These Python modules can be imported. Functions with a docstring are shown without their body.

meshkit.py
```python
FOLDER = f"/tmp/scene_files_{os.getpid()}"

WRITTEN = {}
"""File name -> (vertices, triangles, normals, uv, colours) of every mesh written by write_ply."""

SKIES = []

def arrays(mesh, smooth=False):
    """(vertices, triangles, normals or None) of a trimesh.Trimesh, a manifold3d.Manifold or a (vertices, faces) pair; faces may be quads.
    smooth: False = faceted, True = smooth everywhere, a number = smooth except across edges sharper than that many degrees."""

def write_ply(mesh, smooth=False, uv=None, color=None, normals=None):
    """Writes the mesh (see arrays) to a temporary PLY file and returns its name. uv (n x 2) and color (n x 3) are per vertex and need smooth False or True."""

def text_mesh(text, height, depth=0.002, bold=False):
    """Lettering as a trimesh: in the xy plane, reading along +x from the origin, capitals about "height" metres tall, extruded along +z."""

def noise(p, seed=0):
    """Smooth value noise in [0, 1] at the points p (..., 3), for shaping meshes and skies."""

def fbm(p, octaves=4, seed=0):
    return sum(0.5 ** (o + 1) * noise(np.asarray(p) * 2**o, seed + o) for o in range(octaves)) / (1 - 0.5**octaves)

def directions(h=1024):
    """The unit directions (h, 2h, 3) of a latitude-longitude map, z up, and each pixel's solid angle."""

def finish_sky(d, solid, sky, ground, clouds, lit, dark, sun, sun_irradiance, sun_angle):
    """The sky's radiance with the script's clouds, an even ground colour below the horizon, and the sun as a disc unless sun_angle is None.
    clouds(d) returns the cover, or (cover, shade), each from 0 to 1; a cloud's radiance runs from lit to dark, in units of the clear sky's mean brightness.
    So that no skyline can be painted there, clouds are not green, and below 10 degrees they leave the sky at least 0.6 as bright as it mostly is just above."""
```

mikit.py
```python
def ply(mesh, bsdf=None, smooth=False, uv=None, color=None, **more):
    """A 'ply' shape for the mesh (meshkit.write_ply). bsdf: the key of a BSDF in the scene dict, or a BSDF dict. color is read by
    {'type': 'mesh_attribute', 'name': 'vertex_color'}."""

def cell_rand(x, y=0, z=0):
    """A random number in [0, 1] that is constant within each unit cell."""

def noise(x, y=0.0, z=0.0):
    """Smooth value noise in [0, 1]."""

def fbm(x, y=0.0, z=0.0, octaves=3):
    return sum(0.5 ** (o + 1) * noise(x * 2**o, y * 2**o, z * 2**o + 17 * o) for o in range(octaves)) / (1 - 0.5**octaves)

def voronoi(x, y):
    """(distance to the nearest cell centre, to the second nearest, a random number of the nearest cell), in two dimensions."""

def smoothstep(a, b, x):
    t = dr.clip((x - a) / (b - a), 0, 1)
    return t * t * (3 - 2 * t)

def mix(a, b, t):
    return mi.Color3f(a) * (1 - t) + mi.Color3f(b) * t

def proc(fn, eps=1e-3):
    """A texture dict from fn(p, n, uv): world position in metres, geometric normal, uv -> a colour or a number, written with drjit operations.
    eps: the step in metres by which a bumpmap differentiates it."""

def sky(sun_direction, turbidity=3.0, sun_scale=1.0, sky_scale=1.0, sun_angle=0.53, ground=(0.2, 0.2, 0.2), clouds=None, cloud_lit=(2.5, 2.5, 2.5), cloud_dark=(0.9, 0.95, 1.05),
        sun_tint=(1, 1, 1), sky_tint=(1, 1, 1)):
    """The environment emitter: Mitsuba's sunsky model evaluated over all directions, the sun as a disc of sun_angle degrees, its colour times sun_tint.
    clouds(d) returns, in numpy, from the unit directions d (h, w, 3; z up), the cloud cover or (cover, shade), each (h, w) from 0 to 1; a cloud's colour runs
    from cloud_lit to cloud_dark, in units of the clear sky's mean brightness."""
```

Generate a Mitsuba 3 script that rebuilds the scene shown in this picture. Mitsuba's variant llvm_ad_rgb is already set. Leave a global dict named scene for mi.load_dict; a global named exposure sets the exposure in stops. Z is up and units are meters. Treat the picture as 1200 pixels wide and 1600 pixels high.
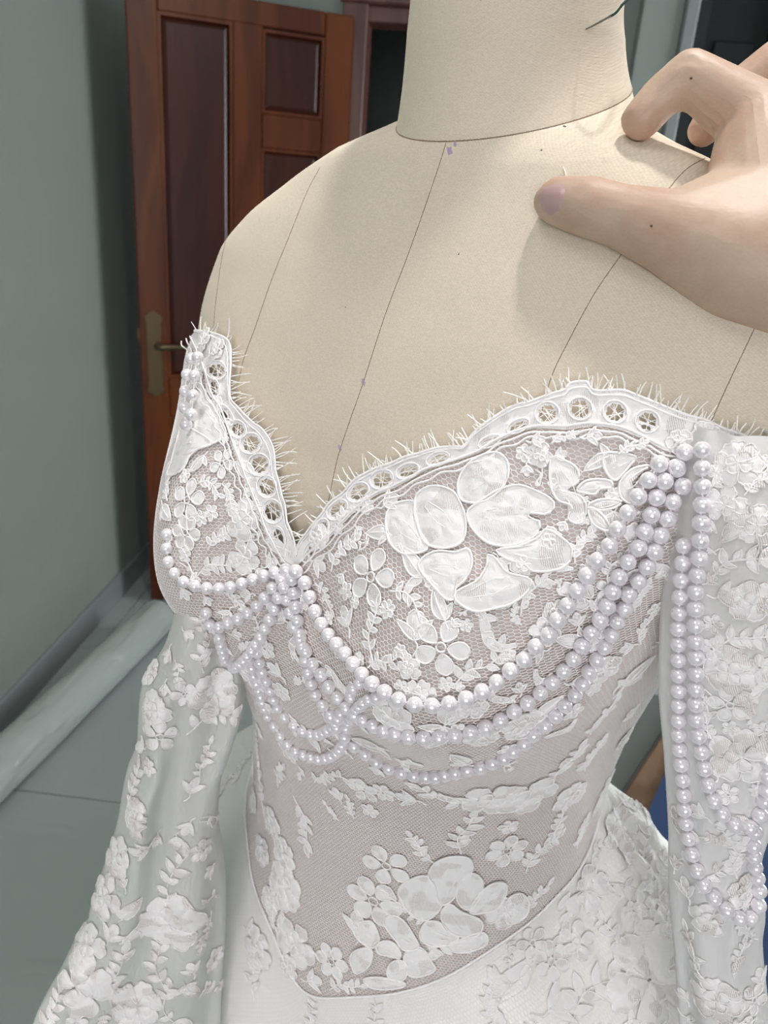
import math, random
import numpy as np
import trimesh
import drjit as dr
import mitsuba as mi
import mikit, meshkit
import manifold3d as mf
from embreex import rtcore_scene
from embreex.mesh_construction import TriangleMesh
from mikit import noise, fbm, smoothstep, mix
from scipy.interpolate import PchipInterpolator, RegularGridInterpolator
from scipy.ndimage import gaussian_filter1d, minimum_filter1d
from shapely.geometry import Polygon, LineString, Point
T = mi.ScalarTransform4f
random.seed(3)
RNG = np.random.default_rng(11)
scene, labels = {}, {}

# ------------------------------------------------------------------ camera
F, H = 1200.0, 1.45                                   # focal length in pixels of the 1200 x 1600 frame; eye height
_dn = np.array([-233 / 1200, 3030 / 1200, 1.0]); _dn /= np.linalg.norm(_dn)       # plumb line as the camera sees it
_yd = np.array([113 / 1200, -467 / 1200, 1.0])                                     # where the left wall runs to
_Z = -_dn; _Y = _yd - (_yd @ _Z) * _Z; _Y /= np.linalg.norm(_Y); _X = np.cross(_Y, _Z)
R = np.array([_X, _Y, _Z])
C = np.array([0, 0, H])
_m = np.eye(4); _m[:3, 0], _m[:3, 1], _m[:3, 2], _m[:3, 3] = -R[:, 0], -R[:, 1], R[:, 2], C
scene['camera'] = dict(type='thinlens', fov=math.degrees(2 * math.atan(600 / F)), fov_axis='x', aperture_radius=0.0007,
                       focus_distance=0.31, near_clip=0.02, far_clip=30.0, to_world=T(_m))
exposure = 0.22
KEY_POWER, FRONT_POWER, SIDE_POWER, CEIL_POWER = 490.0, 5.2, 7.0, 4.3
# key lamp: unseen ceiling lamp nearly over the form, casting the hand shadow, cm in the form's own axes (left, forward, up from eye height)
KEY_POS, KEY_RAD = np.array([9.0, -17.0, 124.0]), 0.05


def ray(px, py):
    px, py = np.asarray(px, float), np.asarray(py, float)
    d = np.stack([(px - 600) / F, (py - 800) / F, np.ones_like(px)], -1) @ R.T
    return d                                           # per metre of optical depth


def at(px, py, zd):
    return C + ray(px, py) * np.asarray(zd, float)[..., None]


def proj(P):
    c = (np.asarray(P) - C) @ R
    return np.stack([600 + F * c[..., 0] / c[..., 2], 800 + F * c[..., 1] / c[..., 2]], -1), c[..., 2]


# ------------------------------------------------------------------ helpers
def num(base):
    if base not in scene and base not in labels and not any(k.startswith(base + '__') for k in scene):
        return base
    i = NEXT.get(base, 0)
    while True:
        i += 1
        k = f'{base}_{i:03d}'
        if k not in scene and k not in labels:
            NEXT[base] = i
            return k


NEXT, USED = {}, set()


def key(base):
    if base not in USED:
        USED.add(base); return base
    i = NEXT.get(base, 0) + 1
    NEXT[base] = i
    k = f'{base}_{i:03d}'
    USED.add(k)
    return k


def add(base, mesh, bsdf, smooth=False, label=None, **kw):
    k = key(base)
    scene[k] = mikit.ply(mesh, bsdf, smooth, **kw)
    if label: labels[k] = {'label': label}
    return k


def tag(k, label, cat=None, group=None, kind=None):
    d = labels.setdefault(k, {}); d['label'] = label
    if cat: d['category'] = cat
    if group: d['group'] = group
    if kind: d['kind'] = kind
    return k


def tm(v, f):
    return trimesh.Trimesh(np.asarray(v, float), np.asarray(f, int), process=False)


def gridfaces(r, c, wrap=False):
    i = np.arange(r * c).reshape(r, c)
    if wrap: i = np.hstack([i, i[:, :1]])
    q = np.stack([i[:-1, :-1], i[:-1, 1:], i[1:, 1:], i[1:, :-1]], -1).reshape(-1, 4)
    return np.vstack([q[:, [0, 1, 2]], q[:, [0, 2, 3]]])


def box(x0, x1, y0, y1, z0, z1, bev=0.0):
    if bev:
        a = mf.Manifold.batch_hull([mf.Manifold.cube([x1 - x0 - 2 * b, y1 - y0 - 2 * c, z1 - z0 - 2 * d], True) for b, c, d in ((0, bev, bev), (bev, 0, bev), (bev, bev, 0))])
        m = a.to_mesh(); t = tm(m.vert_properties[:, :3], m.tri_verts)
    else:
        t = trimesh.creation.box([x1 - x0, y1 - y0, z1 - z0])
    t.apply_translation([(x0 + x1) / 2, (y0 + y1) / 2, (z0 + z1) / 2])
    return t


def cat(ms):
    vs, fs, o = [], [], 0
    for m in ms:
        v, f = (m.vertices, m.faces) if hasattr(m, 'faces') else m
        vs.append(np.asarray(v)); fs.append(np.asarray(f) + o); o += len(v)
    return tm(np.vstack(vs), np.vstack(fs))


def tube(P, r, sides=6, closed=False, cap=True):
    P = np.asarray(P, float); n = len(P)
    if closed:
        t = np.roll(P, -1, 0) - np.roll(P, 1, 0)
    else:
        t = np.gradient(P, axis=0)
    t /= np.linalg.norm(t, axis=1, keepdims=True) + 1e-12
    a = np.cross(t, [0.31, 0.22, 0.92]); a /= np.linalg.norm(a, axis=1, keepdims=True) + 1e-12
    b = np.cross(t, a)
    an = np.arange(sides) * 2 * np.pi / sides
    rr = np.broadcast_to(r, (n,))[:, None, None]
    v = (P[:, None] + rr * (np.cos(an)[None, :, None] * a[:, None] + np.sin(an)[None, :, None] * b[:, None])).reshape(-1, 3)
    i = np.arange(n * sides).reshape(n, sides)
    if closed: i = np.vstack([i, i[:1]])
    i = np.hstack([i, i[:, :1]])
    q = np.stack([i[:-1, :-1], i[:-1, 1:], i[1:, 1:], i[1:, :-1]], -1).reshape(-1, 4)
    f = np.vstack([q[:, [0, 2, 1]], q[:, [0, 3, 2]]])
    if cap and not closed:
        v = np.vstack([v, P[:1], P[-1:]]); k = n * sides
        j = np.arange(sides)
        f = np.vstack([f, np.stack([j, (j + 1) % sides, j * 0 + k], 1), np.stack([j + (n - 1) * sides, j * 0 + k + 1, (j + 1) % sides + (n - 1) * sides], 1)])
    return tm(v, f)


def resample(P, n=None, step=None, closed=False):
    P = np.asarray(P, float)
    if closed: P = np.vstack([P, P[:1]])
    s = np.r_[0, np.cumsum(np.linalg.norm(np.diff(P, axis=0), axis=1))]
    if n is None: n = max(2, int(round(s[-1] / step)) + 1)
    q = np.linspace(0, s[-1], n + 1 if closed else n)
    if closed: q = q[:-1]
    return np.stack([np.interp(q, s, P[:, k]) for k in range(P.shape[1])], 1)


def spline(P, n=40, closed=False):
    """Catmull-Rom through the points."""
    P = np.asarray(P, float)
    if closed:
        Q = np.vstack([P[-1:], P, P[:2]])
    else:
        Q = np.vstack([2 * P[0] - P[1], P, 2 * P[-1] - P[-2]])
    out = []
    m = len(Q) - 3
    k = max(3, int(np.ceil(4 * n / m)))
    for i in range(m):
        p0, p1, p2, p3 = Q[i:i + 4]
        t = np.linspace(0, 1, k, endpoint=False)[:, None]
        out.append(0.5 * (2 * p1 + (p2 - p0) * t + (2 * p0 - 5 * p1 + 4 * p2 - p3) * t ** 2 + (3 * p1 - p0 - 3 * p2 + p3) * t ** 3))
    if not closed: out.append(P[-1:])
    return resample(np.vstack(out), n, closed=closed)


# ------------------------------------------------------------------ materials
def rgb(*c): return {'type': 'rgb', 'value': list(c)}


def mat(name, color, rough=0.5, **kw):
    b = dict(type='principled', base_color=color if isinstance(color, dict) else rgb(*color), roughness=rough, **{k: v for k, v in kw.items() if k not in ('bump', 'bscale')})
    if 'bump' in kw:
        b = dict(type='bumpmap', arbitrary=kw['bump'], bsdf=b, scale=kw.get('bscale', 1.0))
    scene[name] = dict(type='twosided', bsdf=b)


# the form's axes
PHI, D = 30.0, 0.40
_n = ray(797, 190); AX = _n[:2] / np.linalg.norm(_n[:2]) * D
_t = -AX / np.linalg.norm(AX); _a = math.atan2(_t[1], _t[0]) - math.radians(PHI)
FW = np.array([math.cos(_a), math.sin(_a)]); LF = np.array([-FW[1], FW[0]])


def L2W(p):
    p = np.asarray(p, float) / 100
    return np.stack([AX[0] + p[..., 0] * LF[0] + p[..., 1] * FW[0], AX[1] + p[..., 0] * LF[1] + p[..., 1] * FW[1], H + p[..., 2]], -1)


def W2L(P):
    P = np.asarray(P, float); q = P[..., :2] - AX
    return np.stack([q @ LF, q @ FW, P[..., 2] - H], -1) * 100


def _weave(p, n, uv):
    u = (p.x * float(LF[0]) + p.y * float(LF[1])) * 5200.0
    v = p.z * 6800.0 + (p.x * float(FW[0]) + p.y * float(FW[1])) * 2500
    w = noise(u * 0.25, v * 0.9, 3.0)
    w2 = noise(u * 0.9, v * 0.2, 9.0)
    return w, w2, dr.sin(u) * dr.sin(v)


def form_color(p, n, uv):
    w, w2, s = _weave(p, n, uv)
    big = fbm(p.x * 28, p.y * 28, p.z * 28)
    t = 0.87 + 0.15 * w + 0.07 * w2 + 0.05 * s + 0.10 * (big - 0.5)
    speck = smoothstep(0.965, 0.985, noise(p.x * 900, p.y * 900, p.z * 900))
    return mi.Color3f(0.625, 0.560, 0.455) * t * (1 - 0.35 * speck)


def form_bump(p, n, uv):
    w, w2, s = _weave(p, n, uv)
    return (w * 0.6 + w2 * 0.5 + 0.25 * s) * 0.00015


mat('m_form', mikit.proc(form_color), 0.75, specular=0.25, sheen=0.3, bump=mikit.proc(form_bump, 2e-4))
mat('m_seam', (0.25, 0.19, 0.14), 0.8)
mat('m_ink', (0.38, 0.30, 0.44), 0.8)
mat('m_inkdark', (0.08, 0.07, 0.09), 0.8)
mat('m_lining', mikit.proc(lambda p, n, uv: mi.Color3f(0.60, 0.525, 0.495) * (0.94 + 0.12 * fbm(p.x * 300, p.y * 300, p.z * 300))), 0.6, specular=0.3, sheen=0.2)
mat('m_net', (0.84, 0.83, 0.84), 0.6, specular=0.3)


def rib_bump(p, n, uv):
    l = (p.x * float(LF[0]) + p.y * float(LF[1])); f = (p.x * float(FW[0]) + p.y * float(FW[1]))
    a = noise(l * 90, f * 90, p.z * 90) * 6.0
    s = dr.sin(l * 7000 + p.z * 5200 + a) * 0.35 + 0.8 * noise(l * 1300, f * 1300, p.z * 1300) + 1.5 * noise(l * 350, f * 350, p.z * 350)
    return s * 0.00012


def petal_color(p, n, uv):
    l = (p.x * float(LF[0]) + p.y * float(LF[1])); f = (p.x * float(FW[0]) + p.y * float(FW[1]))
    z = noise(l * 160, f * 160, p.z * 160)                       # denser and thinner zones of the cloth
    s = smoothstep(0.35, 0.65, 0.5 + 0.5 * dr.sin(l * 9500 + p.z * 4200 + noise(l * 140, f * 140, p.z * 140) * 6))
    thin = smoothstep(0.56, 0.64, z)
    g = noise(l * 1800, f * 1800, p.z * 1800)
    return mix(mi.Color3f(0.86, 0.85, 0.855), mi.Color3f(0.56, 0.51, 0.49), thin * s * 0.8) * (0.95 + 0.08 * g)


mat('m_petal', mikit.proc(petal_color), 0.55, specular=0.35, sheen=0.25, bump=mikit.proc(rib_bump, 2e-4))
mat('m_cord', (0.93, 0.92, 0.92), 0.45, specular=0.4)
mat('m_fringe', (0.92, 0.91, 0.89), 0.45, specular=0.4)


def satin_bump(p, n, uv):
    return (noise(p.x * 2500, p.y * 2500, p.z * 800) * 0.5 + fbm(p.x * 40, p.y * 40, p.z * 25) * 6) * 0.00006


mat('m_satin', (0.90, 0.89, 0.86), 0.42, specular=0.45, sheen=0.4, bump=mikit.proc(satin_bump, 2e-4))
scene['m_sheer'] = dict(type='principledthin', base_color=rgb(0.93, 0.94, 0.93), roughness=0.25, spec_trans=0.16, eta=1.05, diff_trans=0.9)
scene['m_tulle'] = dict(type='principledthin', base_color=rgb(0.93, 0.93, 0.93), roughness=0.3, spec_trans=0.10, eta=1.05, diff_trans=0.8)
scene['m_lacecloth'] = dict(type='principledthin', base_color=rgb(0.93, 0.93, 0.93), roughness=0.5, spec_trans=0.0, eta=1.3, diff_trans=0.5)
mat('m_pearl', (0.80, 0.78, 0.81), 0.12, specular=0.9, metallic=0.22, clearcoat=1.0, clearcoat_gloss=0.97)
mat('m_string', (0.85, 0.85, 0.85), 0.6)


def skin_color(p, n, uv):
    a = fbm(p.x * 60, p.y * 60, p.z * 60); b = noise(p.x * 1400, p.y * 1400, p.z * 1400)
    return mix(mi.Color3f(0.50, 0.375, 0.285), mi.Color3f(0.46, 0.31, 0.235), smoothstep(0.35, 0.7, a)) * (0.95 + 0.08 * b)


def skin_bump(p, n, uv):
    return (noise(p.x * 1500, p.y * 1500, p.z * 1500) + 0.7 * noise(p.x * 600, p.y * 900, p.z * 700)) * 0.00006


mat('m_skin', mikit.proc(skin_color), 0.48, specular=0.4, bump=mikit.proc(skin_bump, 2e-4))
mat('m_nail', (0.44, 0.30, 0.29), 0.28, specular=0.5)
mat('m_mole', (0.10, 0.06, 0.05), 0.6)
mat('m_wall', mikit.proc(lambda p, n, uv: mi.Color3f(0.238, 0.272, 0.255) * (0.95 + 0.1 * fbm(p.x * 3, p.y * 3, p.z * 3))), 0.6, specular=0.3)
mat('m_wallwhite', (0.20, 0.22, 0.22), 0.5)
mat('m_ceiling', (0.62, 0.63, 0.62), 0.8)


def marble(p, n, uv):
    q = fbm(p.x * 2.2, p.y * 2.2, p.z * 2 + 4)
    v = fbm(p.x * 1.7 + q * 2.0 + 3.1, p.y * 3.1 - q * 1.5, 1.0)
    vein = smoothstep(0.05, 0.0, dr.abs(v - 0.5)) * 0.22 * smoothstep(.4, .6, q) + smoothstep(0.012, 0.0, dr.abs(v - 0.40)) * 0.30 * smoothstep(.45, .6, q)
    return mix(mi.Color3f(0.315, 0.36, 0.352), mi.Color3f(0.21, 0.245, 0.243), vein) * (0.93 + 0.14 * q)


mat('m_tile', mikit.proc(marble), 0.18, specular=0.5)
mat('m_grout', (0.16, 0.17, 0.165), 0.9)
mat('m_base', mikit.proc(lambda p, n, uv: mi.Color3f(0.21, 0.235, 0.235) * (0.9 + 0.2 * fbm(p.x * 4, p.y * 4, p.z * 8))), 0.3)


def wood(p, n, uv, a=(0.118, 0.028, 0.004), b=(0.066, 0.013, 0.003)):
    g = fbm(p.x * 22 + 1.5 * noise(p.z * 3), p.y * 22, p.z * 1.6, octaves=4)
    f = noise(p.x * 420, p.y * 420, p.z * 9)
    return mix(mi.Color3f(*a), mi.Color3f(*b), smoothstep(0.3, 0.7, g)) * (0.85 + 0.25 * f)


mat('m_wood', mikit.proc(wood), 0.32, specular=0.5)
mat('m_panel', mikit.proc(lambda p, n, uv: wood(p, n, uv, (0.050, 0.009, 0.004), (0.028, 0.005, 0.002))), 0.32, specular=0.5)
mat('m_frame', mikit.proc(lambda p, n, uv: wood(p, n, uv, (0.12, 0.05, 0.04), (0.08, 0.03, 0.025))), 0.4)
mat('m_brass', (0.16, 0.12, 0.07), 0.38, metallic=0.9)
mat('m_black', (0.012, 0.015, 0.016), 0.35, specular=0.4)
mat('m_blackpanel', (0.010, 0.012, 0.013), 0.4, specular=0.25)
mat('m_blue', mikit.proc(lambda p, n, uv: mi.Color3f(0.012, 0.038, 0.115) * (0.8 + 0.4 * noise(p.x * 900, p.y * 900, p.z * 900))), 0.85, sheen=0.4)
mat('m_brown', mikit.proc(lambda p, n, uv: wood(p, n, uv, (0.20, 0.12, 0.07), (0.13, 0.075, 0.04))), 0.45)


def roll_bump(p, n, uv):
    return (fbm(p.x * 16, p.y * 9, p.z * 16) + 0.5 * smoothstep(.45, .7, noise(p.x * 40, p.y * 14, p.z * 40))) * 0.006


mat('m_roll', (0.38, 0.43, 0.415), 0.28, specular=0.5, bump=mikit.proc(roll_bump, 2e-3))
mat('m_greybox', (0.13, 0.14, 0.137), 0.4)
mat('m_greyrim', (0.26, 0.28, 0.275), 0.4)
mat('m_card', (0.30, 0.22, 0.15), 0.9)
mat('m_metal', (0.45, 0.45, 0.45), 0.3, metallic=1.0)
mat('m_needle', (0.16, 0.16, 0.155), 0.45)
mat('m_thread', (0.02, 0.06, 0.055), 0.7)
mat('m_white', (0.75, 0.75, 0.75), 0.5)

# ------------------------------------------------------------------ room (X = right, Y = along the left wall, floor at z = 0)
XL, XR, YB, YF, ZC = -1.134, 2.3, 2.83, -2.4, 2.8
mw = 'm_wall'
tag(add('wall_left', box(XL - 0.1, XL, YF - 0.1, YB + 0.1, 0, ZC), mw), 'plain grey painted wall on the left beside the wooden door', 'wall', kind='structure')
OPX0, OPX1, OPZ = -0.37, 0.38, 2.02                    # doorway in the back wall
tag(add('wall_back', cat([box(XL, OPX0, YB, YB + 0.12, 0, ZC), box(OPX1, XR, YB, YB + 0.12, 0, ZC), box(OPX0, OPX1, YB, YB + 0.12, OPZ + 0.09, ZC)]), mw),
    'grey back wall with the doorway behind the dress form', 'wall', kind='structure')
WY0, WY1, WZ0, WZ1 = 1.35, 2.7, 0.75, 2.35              # unseen window in the right wall, lights the hip side
tag(add('wall_right', cat([box(XR, XR + 0.1, YF, WY0, 0, ZC), box(XR, XR + 0.1, WY1, YB + 0.12, 0, ZC), box(XR, XR + 0.1, WY0, WY1, 0, WZ0), box(XR, XR + 0.1, WY0, WY1, WZ1, ZC)]), mw),
    'grey wall to the right with an unseen window', 'wall', kind='structure')
FX0, FX1, FZ0, FZ1 = -0.8, 0.8, 0.9, 2.3               # unseen window behind the photographer, lights the dress front
tag(add('wall_front', cat([box(XL, FX0, YF - 0.1, YF, 0, ZC), box(FX1, XR, YF - 0.1, YF, 0, ZC), box(FX0, FX1, YF - 0.1, YF, 0, FZ0), box(FX0, FX1, YF - 0.1, YF, FZ1, ZC)]), mw),
    'grey wall behind the photographer with an unseen window', 'wall', kind='structure')
tag(add('ceiling', box(XL - 0.1, XR + 0.1, YF - 0.1, 4.5, ZC, ZC + 0.1), 'm_ceiling'), 'white ceiling over the fitting room', 'ceiling', kind='structure')
tag(add('wall_corridor', cat([box(-1.2, 1.4, 4.4, 4.5, 0, ZC), box(-1.2, -1.1, YB + 0.12, 4.4, 0, ZC), box(1.3, 1.4, YB + 0.12, 4.4, 0, ZC)]), mw),
    'dim grey corridor wall seen through the doorway', 'wall', kind='structure')
tag(key('floor'), 'polished pale grey marble tiled floor', 'floor', kind='structure')
add('floor__bed', box(XL - 0.1, XR + 0.1, YF - 0.1, 4.5, -0.05, -0.004), 'm_grout')
ts = 0.8
for i in range(-2, 4):
    for j in range(-6, 5):
        x0, y0 = -0.26 + i * ts, 1.488 + j * ts
        x1, y1 = min(x0 + ts, XR), min(y0 + ts, 4.4); x0c, y0c = max(x0, XL), max(y0, YF)
        if x1 - x0c > 0.02 and y1 - y0c > 0.02:
            add('floor__tile', box(x0c + 0.0015, x1 - 0.0015, y0c + 0.0015, y1 - 0.0015, -0.004, 0.0 + 0.0003 * ((i + j) % 2), 0.0012), 'm_tile')
tag(add('baseboard_left', box(XL, XL + 0.012, YF, YB, 0, 0.10, 0.003), 'm_base'), 'dark grey tile baseboard along the left wall', 'baseboard', kind='structure')
tag(add('baseboard_back', cat([box(XL + 0.012, OPX0 - 0.06, YB - 0.012, YB, 0, 0.10), box(OPX1 + 0.06, 0.5, YB - 0.012, YB, 0, 0.10)]), 'm_base'), 'dark grey tile baseboard along the back wall', 'baseboard', kind='structure')
# door frame of the doorway
tag(key('trim_1'), 'dark reddish wooden frame around the doorway', 'door frame', kind='structure')
add('trim_1__head', cat([box(OPX0 - 0.06, OPX1 + 0.06, YB - 0.015, YB + 0.13, OPZ + 0.025, OPZ + 0.10, 0.004), box(OPX0, OPX1, YB + 0.02, YB + 0.13, OPZ - 0.02, OPZ + 0.025, 0.003)]), 'm_frame')
add('trim_1__jamb', box(OPX1 - 0.03, OPX1 + 0.05, YB - 0.015, YB + 0.13, 0, OPZ + 0.025, 0.004), 'm_frame')
add('trim_1__jamb', box(OPX0 - 0.05, OPX0 + 0.03, YB - 0.015, YB + 0.13, 0, OPZ + 0.025, 0.004), 'm_frame')
# open door leaf, hinged at the left jamb
hx, hy = -0.385, 2.80; ux, uy = -0.625, -0.28; LW = math.hypot(ux, uy); ux, uy = ux / LW, uy / LW
LEAF = np.array([[ux, uy, 0], [-uy, ux, 0], [0, 0, 1]]).T   # columns: along the leaf, its normal, up


def leafm(m):
    v = np.asarray(m.vertices) @ LEAF.T + np.array([hx, hy, 0])
    return tm(v, m.faces)


if (np.array([-uy, ux]) @ (C[:2] - np.array([hx, hy]))) < 0: LEAF[:, 1] *= -1
tag(key('door_1'), 'open reddish brown wooden panel door standing against the left corner', 'door', kind='structure')
TH = 0.02
add('door_1__stile', leafm(box(0.596, LW, -TH, TH, 0.008, 2.0, 0.004)), 'm_wood', 30)
add('door_1__stile', leafm(box(0.0, 0.092, -TH, TH, 0.008, 2.0, 0.004)), 'm_wood', 30)
add('door_1__stile', leafm(box(0.287, 0.378, -TH + .001, TH - .001, 0.75, 1.94, 0.004)), 'm_wood', 30)
add('door_1__rail', leafm(box(0.092, 0.596, -TH + .001, TH - .001, 1.935, 2.0, 0.004)), 'm_wood', 30)
add('door_1__rail', leafm(box(0.092, 0.287, -TH + .001, TH - .001, 1.60, 1.70, 0.004)), 'm_wood', 30)
add('door_1__rail', leafm(box(0.092, 0.596, -TH + .001, TH - .001, 0.72, 0.86, 0.004)), 'm_wood', 30)
add('door_1__rail', leafm(box(0.092, 0.596, -TH + .001, TH - .001, 0.008, 0.20, 0.004)), 'm_wood', 30)
for a, b, c, d in ((0.378, 0.596, 0.86, 1.935), (0.092, 0.287, 1.70, 1.93), (0.092, 0.287, 0.86, 1.60), (0.092, 0.596, 0.20, 0.72)):
    raised = mf.Manifold.batch_hull([mf.Manifold.cube([b - a - 0.05, 0.028, d - c - 0.05], True), mf.Manifold.cube([b - a - 0.016, 0.012, d - c - 0.016], True)]).to_mesh()
    p = tm(raised.vert_properties[:, :3], raised.tri_verts); p.apply_translation([(a + b) / 2, 0, (c + d) / 2])
    bead = cat([box(a, b, -0.017, 0.017, c, c + 0.009), box(a, b, -0.017, 0.017, d - 0.009, d), box(a, a + 0.009, -0.017, 0.017, c, d), box(b - 0.009, b, -0.017, 0.017, c, d)])
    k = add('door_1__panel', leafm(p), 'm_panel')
    add(k + '__moulding', leafm(bead), 'm_wood')
hk = 'door_1__handle'
pl = Polygon([(-.017, -.10), (.017, -.10), (.024, -.122), (0, -.14), (-.024, -.122)]).union(Polygon([(-.017, .10), (.017, .10), (.024, .122), (0, .14), (-.024, .122)])).union(Polygon([(-.019, -.11), (.019, -.11), (.019, .11), (-.019, .11)])).buffer(0.004)
pm = trimesh.creation.extrude_polygon(pl, 0.008, engine='earcut')
v = np.asarray(pm.vertices)[:, [0, 2, 1]]; v[:, 0] += 0.640; v[:, 1] = v[:, 1] + TH; v[:, 2] += 0.94
add(hk, leafm(tm(v, pm.faces[:, ::-1])), 'm_brass', 30, label='aged brass door handle plate')
lev = tube(spline([(0.632, TH, 0.972), (0.630, TH + 0.05, 0.972), (0.60, TH + 0.058, 0.973), (0.55, TH + 0.055, 0.972), (0.505, TH + 0.052, 0.966)], 24), np.r_[np.full(8, .011), np.linspace(.011, .008, 16)], 10)
add(hk + '__lever', leafm(lev), 'm_brass', True)
add('door_1__latch', leafm(box(LW - 0.001, LW + 0.006, -0.006, 0.006, 0.985, 1.02)), 'm_brass')
# far door in the corridor
tag(key('door_2'), 'dark red brown door far down the corridor', 'door', kind='structure')
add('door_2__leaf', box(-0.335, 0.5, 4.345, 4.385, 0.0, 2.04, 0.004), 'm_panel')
for x in (-0.25, 0.12):
    for z0, z1 in ((0.2, 0.8), (0.95, 1.7)): add('door_2__panel', box(x, x + 0.3, 4.335, 4.346, z0, z1, 0.004), 'm_wood')
# right part of the back wall: pilaster, white trim and the black doorway
tag(add('wall_pilaster', box(0.50, 0.625, YB - 0.05, YB, 0, ZC, 0.004), mw), 'narrow grey wall pilaster right of the form neck', 'wall', kind='structure')
tag(add('trim_2', box(0.625, 0.665, YB - 0.07, YB, 0, 2.5, 0.005), 'm_wallwhite'), 'pale door trim beside the black doorway', 'door frame', kind='structure')
tag(key('door_3'), 'black metal door with a recessed panel behind the raised hand', 'door', kind='structure')
add('door_3__frame', cat([box(0.665, 0.70, YB - 0.06, YB, 0, 2.5), box(0.70, 0.93, YB - 0.06, YB, 2.18, 2.5), box(0.895, 0.93, YB - 0.06, YB, 0, 2.18)]), 'm_black')
add('door_3__leaf', box(0.70, 0.895, YB - 0.02, YB, 0, 2.18, 0.004), 'm_blackpanel')
add('door_3__panel', box(0.735, 0.86, YB - 0.032, YB - 0.02, 0.15, 2.0, 0.005), 'm_blackpanel')
# windows and lamps out of view, placed to light the form and dress
tag(key('window_1'), 'unseen wide window behind the photographer, lighting the dress from the front', 'window', kind='structure')
add('window_1__frame', cat([box(FX0, FX1, YF - 0.06, YF - 0.02, FZ0, FZ0 + 0.05), box(FX0, FX1, YF - 0.06, YF - 0.02, FZ1 - 0.05, FZ1), box(FX0, FX0 + 0.05, YF - 0.06, YF - 0.02, FZ0, FZ1), box(FX1 - 0.05, FX1, YF - 0.06, YF - 0.02, FZ0, FZ1), box(-0.03, 0.03, YF - 0.06, YF - 0.02, FZ0, FZ1)]), 'm_white')


def rect(o, a, b):
    o, a, b = map(np.array, (o, a, b)); return tm([o, o + a, o + a + b, o + b], [[0, 1, 2], [0, 2, 3]])


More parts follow.
